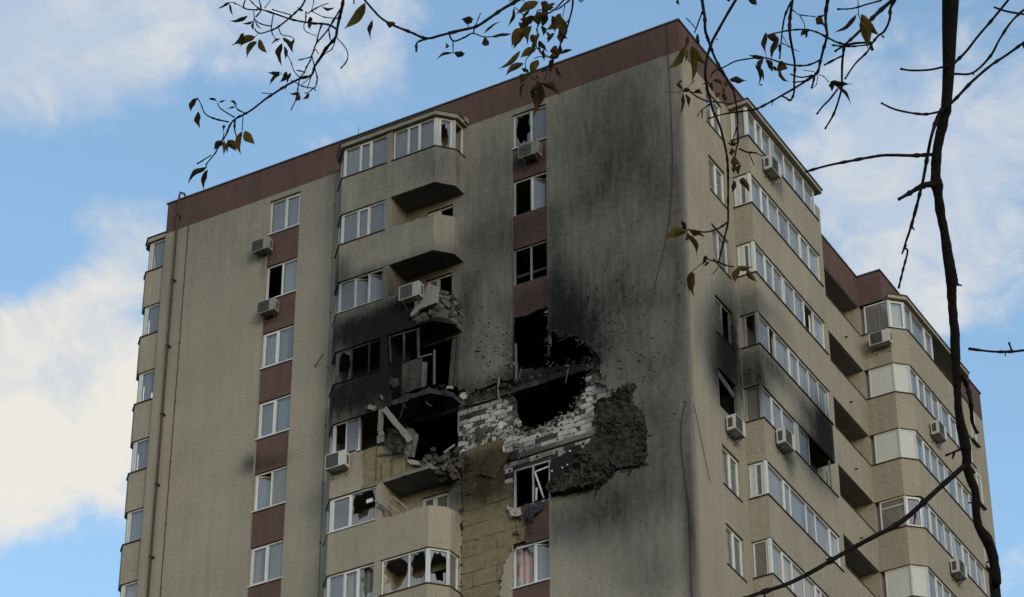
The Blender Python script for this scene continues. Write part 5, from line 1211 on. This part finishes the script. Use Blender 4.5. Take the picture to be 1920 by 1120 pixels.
for i in range(20):
    u_, v_ = rx.uniform(360, 780), rx.uniform(10, 640); an_ = rx.uniform(.6, 2.5); L_ = rx.uniform(90, 170)
    leaf('U2', (u_, v_), (u_ - L_ * math.cos(an_), v_ + L_ * math.sin(an_)), rx.uniform(40, 75), rx.choice('ggbbr'), 10.95 + rx.uniform(-.1, .1), tE)
d = (11.3, 11.1)
tF = twig('U3', [(432, -60), (450, 80), (465, 170), (470, 290), (495, 370), (520, 440), (560, 550), (620, 660), (690, 780), (740, 870), (765, 1000), (778, 1130), (780, 1250), (785, 1340), (760, 1460), (745, 1620)], 27, 9, d)
tG = twig('U3', [(790, -45), (690, 120), (600, 280), (545, 380), (510, 470), (480, 590), (470, 710), (490, 850), (520, 960), (545, 1060), (580, 1130), (618, 1230), (655, 1380), (680, 1520), (688, 1700), (688, 1920), (688, 2110), (665, 2230), (625, 2390), (595, 2510)], 25, 13, d)
twigs('U3', [([(445, 110), (410, 200), (385, 270), (370, 310)], 13, 8), ([(375, 270), (330, 215), (290, 175)], 6, 5), ([(500, 970), (420, 940), (340, 890), (280, 850)], 14, 8), ([(440, 890), (330, 880)], 10, 8), ([(520, 990), (430, 1060), (395, 1110)], 10, 5), ([(540, 970), (620, 980), (720, 995)], 12, 6), ([(440, 1060), (440, 1120)], 8, 8), ([(240, 880), (90, 880)], 3, 2), ([(335, 800), (365, 770)], 4, 4), ([(310, 830), (355, 780)], 4, 3), ([(575, 370), (585, 380)], 8, 6)], d)
leaves('U3', [((275, 440), (105, 660), 70, 'g'), ((305, 340), (285, 470), 60, 'b'), ((290, 470), (275, 605), 22, 'b'), ((330, 460), (335, 805), 65, 'g'), ((340, 445), (490, 625), 80, 'g'), ((395, 320), (420, 430), 40, 'd'), ((200, 800), (260, 890), 60, 'b'), ((330, 860), (240, 880), 55, 'g'), ((255, 880), (225, 1110), 30, 'b'),
              ((280, 900), (310, 1030), 40, 'b'), ((265, 900), (280, 1030), 25, 'b'), ((250, 760), (215, 840), 45, 'b'), ((690, 780), (640, 780), 80, 'g'), ((700, 760), (875, 775), 60, 'b'), ((540, 770), (640, 830), 40, 'r'), ((530, 790), (540, 890), 40, 'r'), ((640, 830), (655, 900), 30, 'r'), ((620, 890), (570, 950), 50, 'r'),
              ((630, 890), (660, 985), 50, 'r'), ((510, 790), (430, 800), 35, 'b'), ((210, -10), (225, 50), 30, 'd'), ((690, -5), (700, 25), 40, 'd'), ((885, -5), (965, 45), 45, 'd'), ((430, 880), (360, 880), 40, 'b')], 11.2, tF)
d = (11.4, 11.3)
tH = twig('U4', [(462, -30), (435, 150), (435, 280), (455, 400), (475, 520), (470, 640), (468, 750), (440, 810), (400, 790), (365, 775)], 20, 10, d)
tI = twig('U4', [(748, -40), (725, 100), (725, 210), (735, 290), (705, 400), (680, 500), (655, 590), (580, 645), (470, 715), (365, 775), (250, 840), (150, 885), (10, 905), (-110, 925), (-225, 960)], 21, 9, d)
tJ = twig('U4', [(1330, -60), (1270, -5), (1150, 100), (1040, 210), (960, 290), (880, 360), (800, 415)], 38, 14, (11.6, 11.3))
tK = twig('U4', [(1290, -20), (1265, 30), (1245, 80), (1240, 160), (1200, 250), (1150, 290), (1100, 350), (1060, 420), (960, 520), (880, 640)], 26, 12, (11.6, 11.3))
twigs('U4', [([(445, 15), (395, 130), (375, 240), (365, 330), (352, 480)], 15, 6), ([(875, 365), (860, 480), (855, 600), (855, 690), (840, 770), (790, 920), (720, 1040)], 18, 11), ([(820, 720), (760, 800), (700, 860), (655, 920)], 13, 10),
             ([(310, 270), (440, 245), (560, 240), (650, 260), (740, 305), (810, 340), (880, 360)], 9, 13), ([(880, 375), (960, 350), (1090, 345)], 20, 14), ([(900, 380), (1000, 370), (1090, 360)], 10, 9), ([(870, 445), (780, 490), (715, 525)], 13, 10), ([(775, 365), (850, 375)], 10, 12),
             ([(1175, 5), (1060, 35), (940, 70), (820, 75)], 12, 9), ([(455, 80), (515, 120), (640, 135)], 6, 4), ([(515, 125), (550, 190), (555, 240)], 5, 4), ([(440, 600), (520, 625), (620, 610)], 9, 10), ([(460, 665), (550, 655), (610, 620)], 9, 10), ([(640, 590), (620, 680), (610, 710)], 13, 10),
             ([(660, 610), (650, 680), (620, 710)], 4, 3), ([(670, 605), (710, 620), (750, 665)], 5, 4), ([(365, 345), (430, 380), (510, 418)], 6, 3), ([(375, 290), (425, 375)], 4, 3), ([(985, -10), (988, 115)], 4, 4), ([(988, 115), (1010, 170)], 4, 4), ([(630, 580), (545, 568)], 4, 3), ([(365, 775), (305, 815), (290, 850)], 6, 4),
             ([(685, 480), (640, 505), (560, 530), (440, 525), (330, 495), (240, 470), (150, 470), (0, 495), (-90, 540), (-175, 575), (-205, 620)], 12, 8), ([(325, 375), (275, 410)], 4, 3), ([(1090, 345), (1100, 400)], 14, 16), ([(1180, 290), (1190, 300)], 12, 10)], d)
leaves('U4', [((245, 260), (245, 460), 45, 'b'), ((250, 280), (345, 310), 60, 'b'), ((345, 310), (285, 480), 55, 'b'), ((350, 350), (365, 440), 20, 'b'), ((230, 465), (95, 440), 35, 'd'), ((220, 470), (190, 600), 55, 'b'), ((240, 480), (295, 590), 45, 'b'), ((155, 520), (180, 690), 36, 'd'), ((165, 540), (225, 660), 30, 'd'), ((215, 680), (180, 690), 14, 'd'),
              ((370, 490), (330, 580), 80, 'b'), ((350, 560), (430, 660), 40, 'b'), ((300, 540), (350, 560), 30, 'b'), ((590, 245), (520, 300), 45, 'b'), ((570, 260), (560, 310), 30, 'b'), ((645, 140), (720, 220), 65, 'b'), ((720, 120), (650, 130), 20, 'd'), ((975, 115), (785, 265), 48, 'b'), ((1005, 170), (1060, 400), 80, 'g'),
              ((1010, 115), (1165, 290), 75, 'g'), ((760, 660), (940, 675), 45, 'd'), ((765, 665), (775, 740), 45, 'd'), ((800, 690), (930, 850), 36, 'd'), ((100, -5), (170, 45), 45, 'd')], 11.3, tH)
d = (11.1, 11.1)
twigs('U5', [([(440, 650), (380, 690), (300, 710), (210, 695), (190, 700)], 9, 5), ([(385, 895), (340, 885), (310, 870)], 8, 5), ([(385, 895), (430, 915), (480, 925)], 8, 5), ([(515, 195), (560, 215), (620, 220)], 10, 7), ([(575, 225), (605, 295)], 5, 4), ([(620, 225), (659, 240)], 4, 3), ([(275, 912), (225, 950)], 3, 2), ([(385, 925), (352, 968)], 4, 3), ([(320, 865), (270, 915)], 4, 3), ([(500, 60), (470, 160)], 5, 5)], d)
leaves('U5', [((190, 695), (150, 635), 55, 'b'), ((190, 705), (55, 755), 60, 'g'), ((205, 700), (300, 740), 45, 'b'), ((195, 710), (170, 770), 40, 'b'), ((200, 725), (250, 855), 40, 'b'), ((310, 855), (290, 915), 32, 'b'), ((330, 890), (290, 915), 20, 'b'), ((225, 950), (205, 1090), 45, 'r'), ((235, 960), (235, 1110), 38, 'r'),
              ((510, 930), (490, 1025), 50, 'g'), ((500, 925), (600, 920), 35, 'g'), ((560, 940), (630, 1020), 40, 'g'), ((500, 160), (440, 160), 28, 'b'), ((470, 190), (465, 240), 45, 'b'), ((480, 240), (525, 290), 70, 'r'), ((490, 290), (480, 350), 30, 'b'), ((520, 290), (515, 360), 25, 'b'), ((515, 385), (580, 470), 55, 'r'), ((490, 390), (465, 470), 45, 'b')], 11.05, tG)
# branches off the trunk
twigs('U6', [([(455, 325), (425, 325), (330, 330), (180, 328), (90, 340), (0, 357), (-140, 385), (-265, 420)], 22, 11, (12, 11.8)), ([(490, 70), (465, 120), (430, 230), (405, 360), (385, 470), (375, 510), (350, 610), (320, 720), (285, 830), (300, 860), (275, 960), (250, 1065)], 22, 9, (11.95, 11.8)),
             ([(290, 820), (268, 875)], 18, 6, (11.85, 11.85)), ([(460, 490), (420, 490), (375, 500), (310, 538), (250, 572)], 48, 16, (12, 11.9)), ([(490, 80), (465, 90), (380, 102), (240, 78), (155, 40)], 12, 8, (12, 11.9)), ([(322, 720), (338, 742)], 10, 5, (11.85, 11.85)), ([(560, 1040), (600, 1048)], 16, 5, (12, 12)), ([(565, 980), (572, 1040)], 14, 12, (12, 12))])
twigs('T4', [([(850, 630), (915, 570), (1000, 480), (1110, 385), (1200, 325), (1290, 260), (1380, 190)], 16, 11, (11.95, 12.1)), ([(890, 385), (910, 360), (970, 300), (1040, 210), (1130, 105), (1240, -30)], 15, 11, (12, 12.1)), ([(880, 432), (910, 432), (1010, 425), (1110, 330), (1165, 230), (1240, 120), (1340, 30)], 12, 10, (12, 12.1)),
             ([(1130, 42), (1220, 70), (1380, 95)], 10, 11, (12.1, 12.1)), ([(870, 385), (850, 388), (760, 408), (650, 412), (585, 402)], 12, 9, (12, 11.9)), ([(1300, 255), (1320, 300)], 14, 10, (12.1, 12.1)), ([(1010, 425), (1012, 440)], 10, 6, (12, 12))])
twigs('U7', [([(660, 470), (685, 500), (705, 550), (725, 640), (735, 760), (765, 830)], 34, 20, (12, 12)), ([(660, 930), (640, 940), (570, 970)], 20, 9, (12, 11.95)), ([(625, 950), (612, 990)], 12, 8, (11.95, 11.95)), ([(725, 1045), (750, 1080)], 18, 8, (12, 12)),
             ([(1250, 300), (1054, 320), (980, 328), (860, 328), (710, 310)], 14, 10, (12, 12)), ([(980, 325), (960, 270)], 10, 9, (12, 12)), ([(938, 330), (938, 355)], 6, 5, (12, 12))])
bough([(1995, 645, 12.0), (2060, 760, 12.0), (2050, 1100, 12.0), (1960, 1350, 12.0), (1890, 1500, 12.0)], .008, .02)
twigs('U8', [([(1510, 250), (1480, 275), (1350, 390), (1230, 500), (1130, 590), (1030, 660), (920, 715), (780, 790), (640, 870), (540, 930), (430, 990), (320, 1040), (180, 1085), (80, 1120), (-40, 1160)], 40, 24, (12, 11.6)), ([(640, 868), (600, 890)], 44, 40, (11.75, 11.75)), ([(1180, 560), (1168, 640)], 9, 6, (11.9, 11.9)), ([(180, 1085), (190, 1125)], 12, 9, (11.65, 11.65)),
             ([(1240, 495), (1215, 465), (1185, 458)], 22, 8, (11.9, 11.9)), ([(1675, 880), (1640, 895)], 14, 4, (12, 12)), ([(1035, 655), (1042, 672)], 10, 8, (11.85, 11.85)), ([(1550, 500), (1522, 500)], 12, 5, (12, 12)), ([(1605, 640), (1612, 620)], 14, 5, (12, 12))])
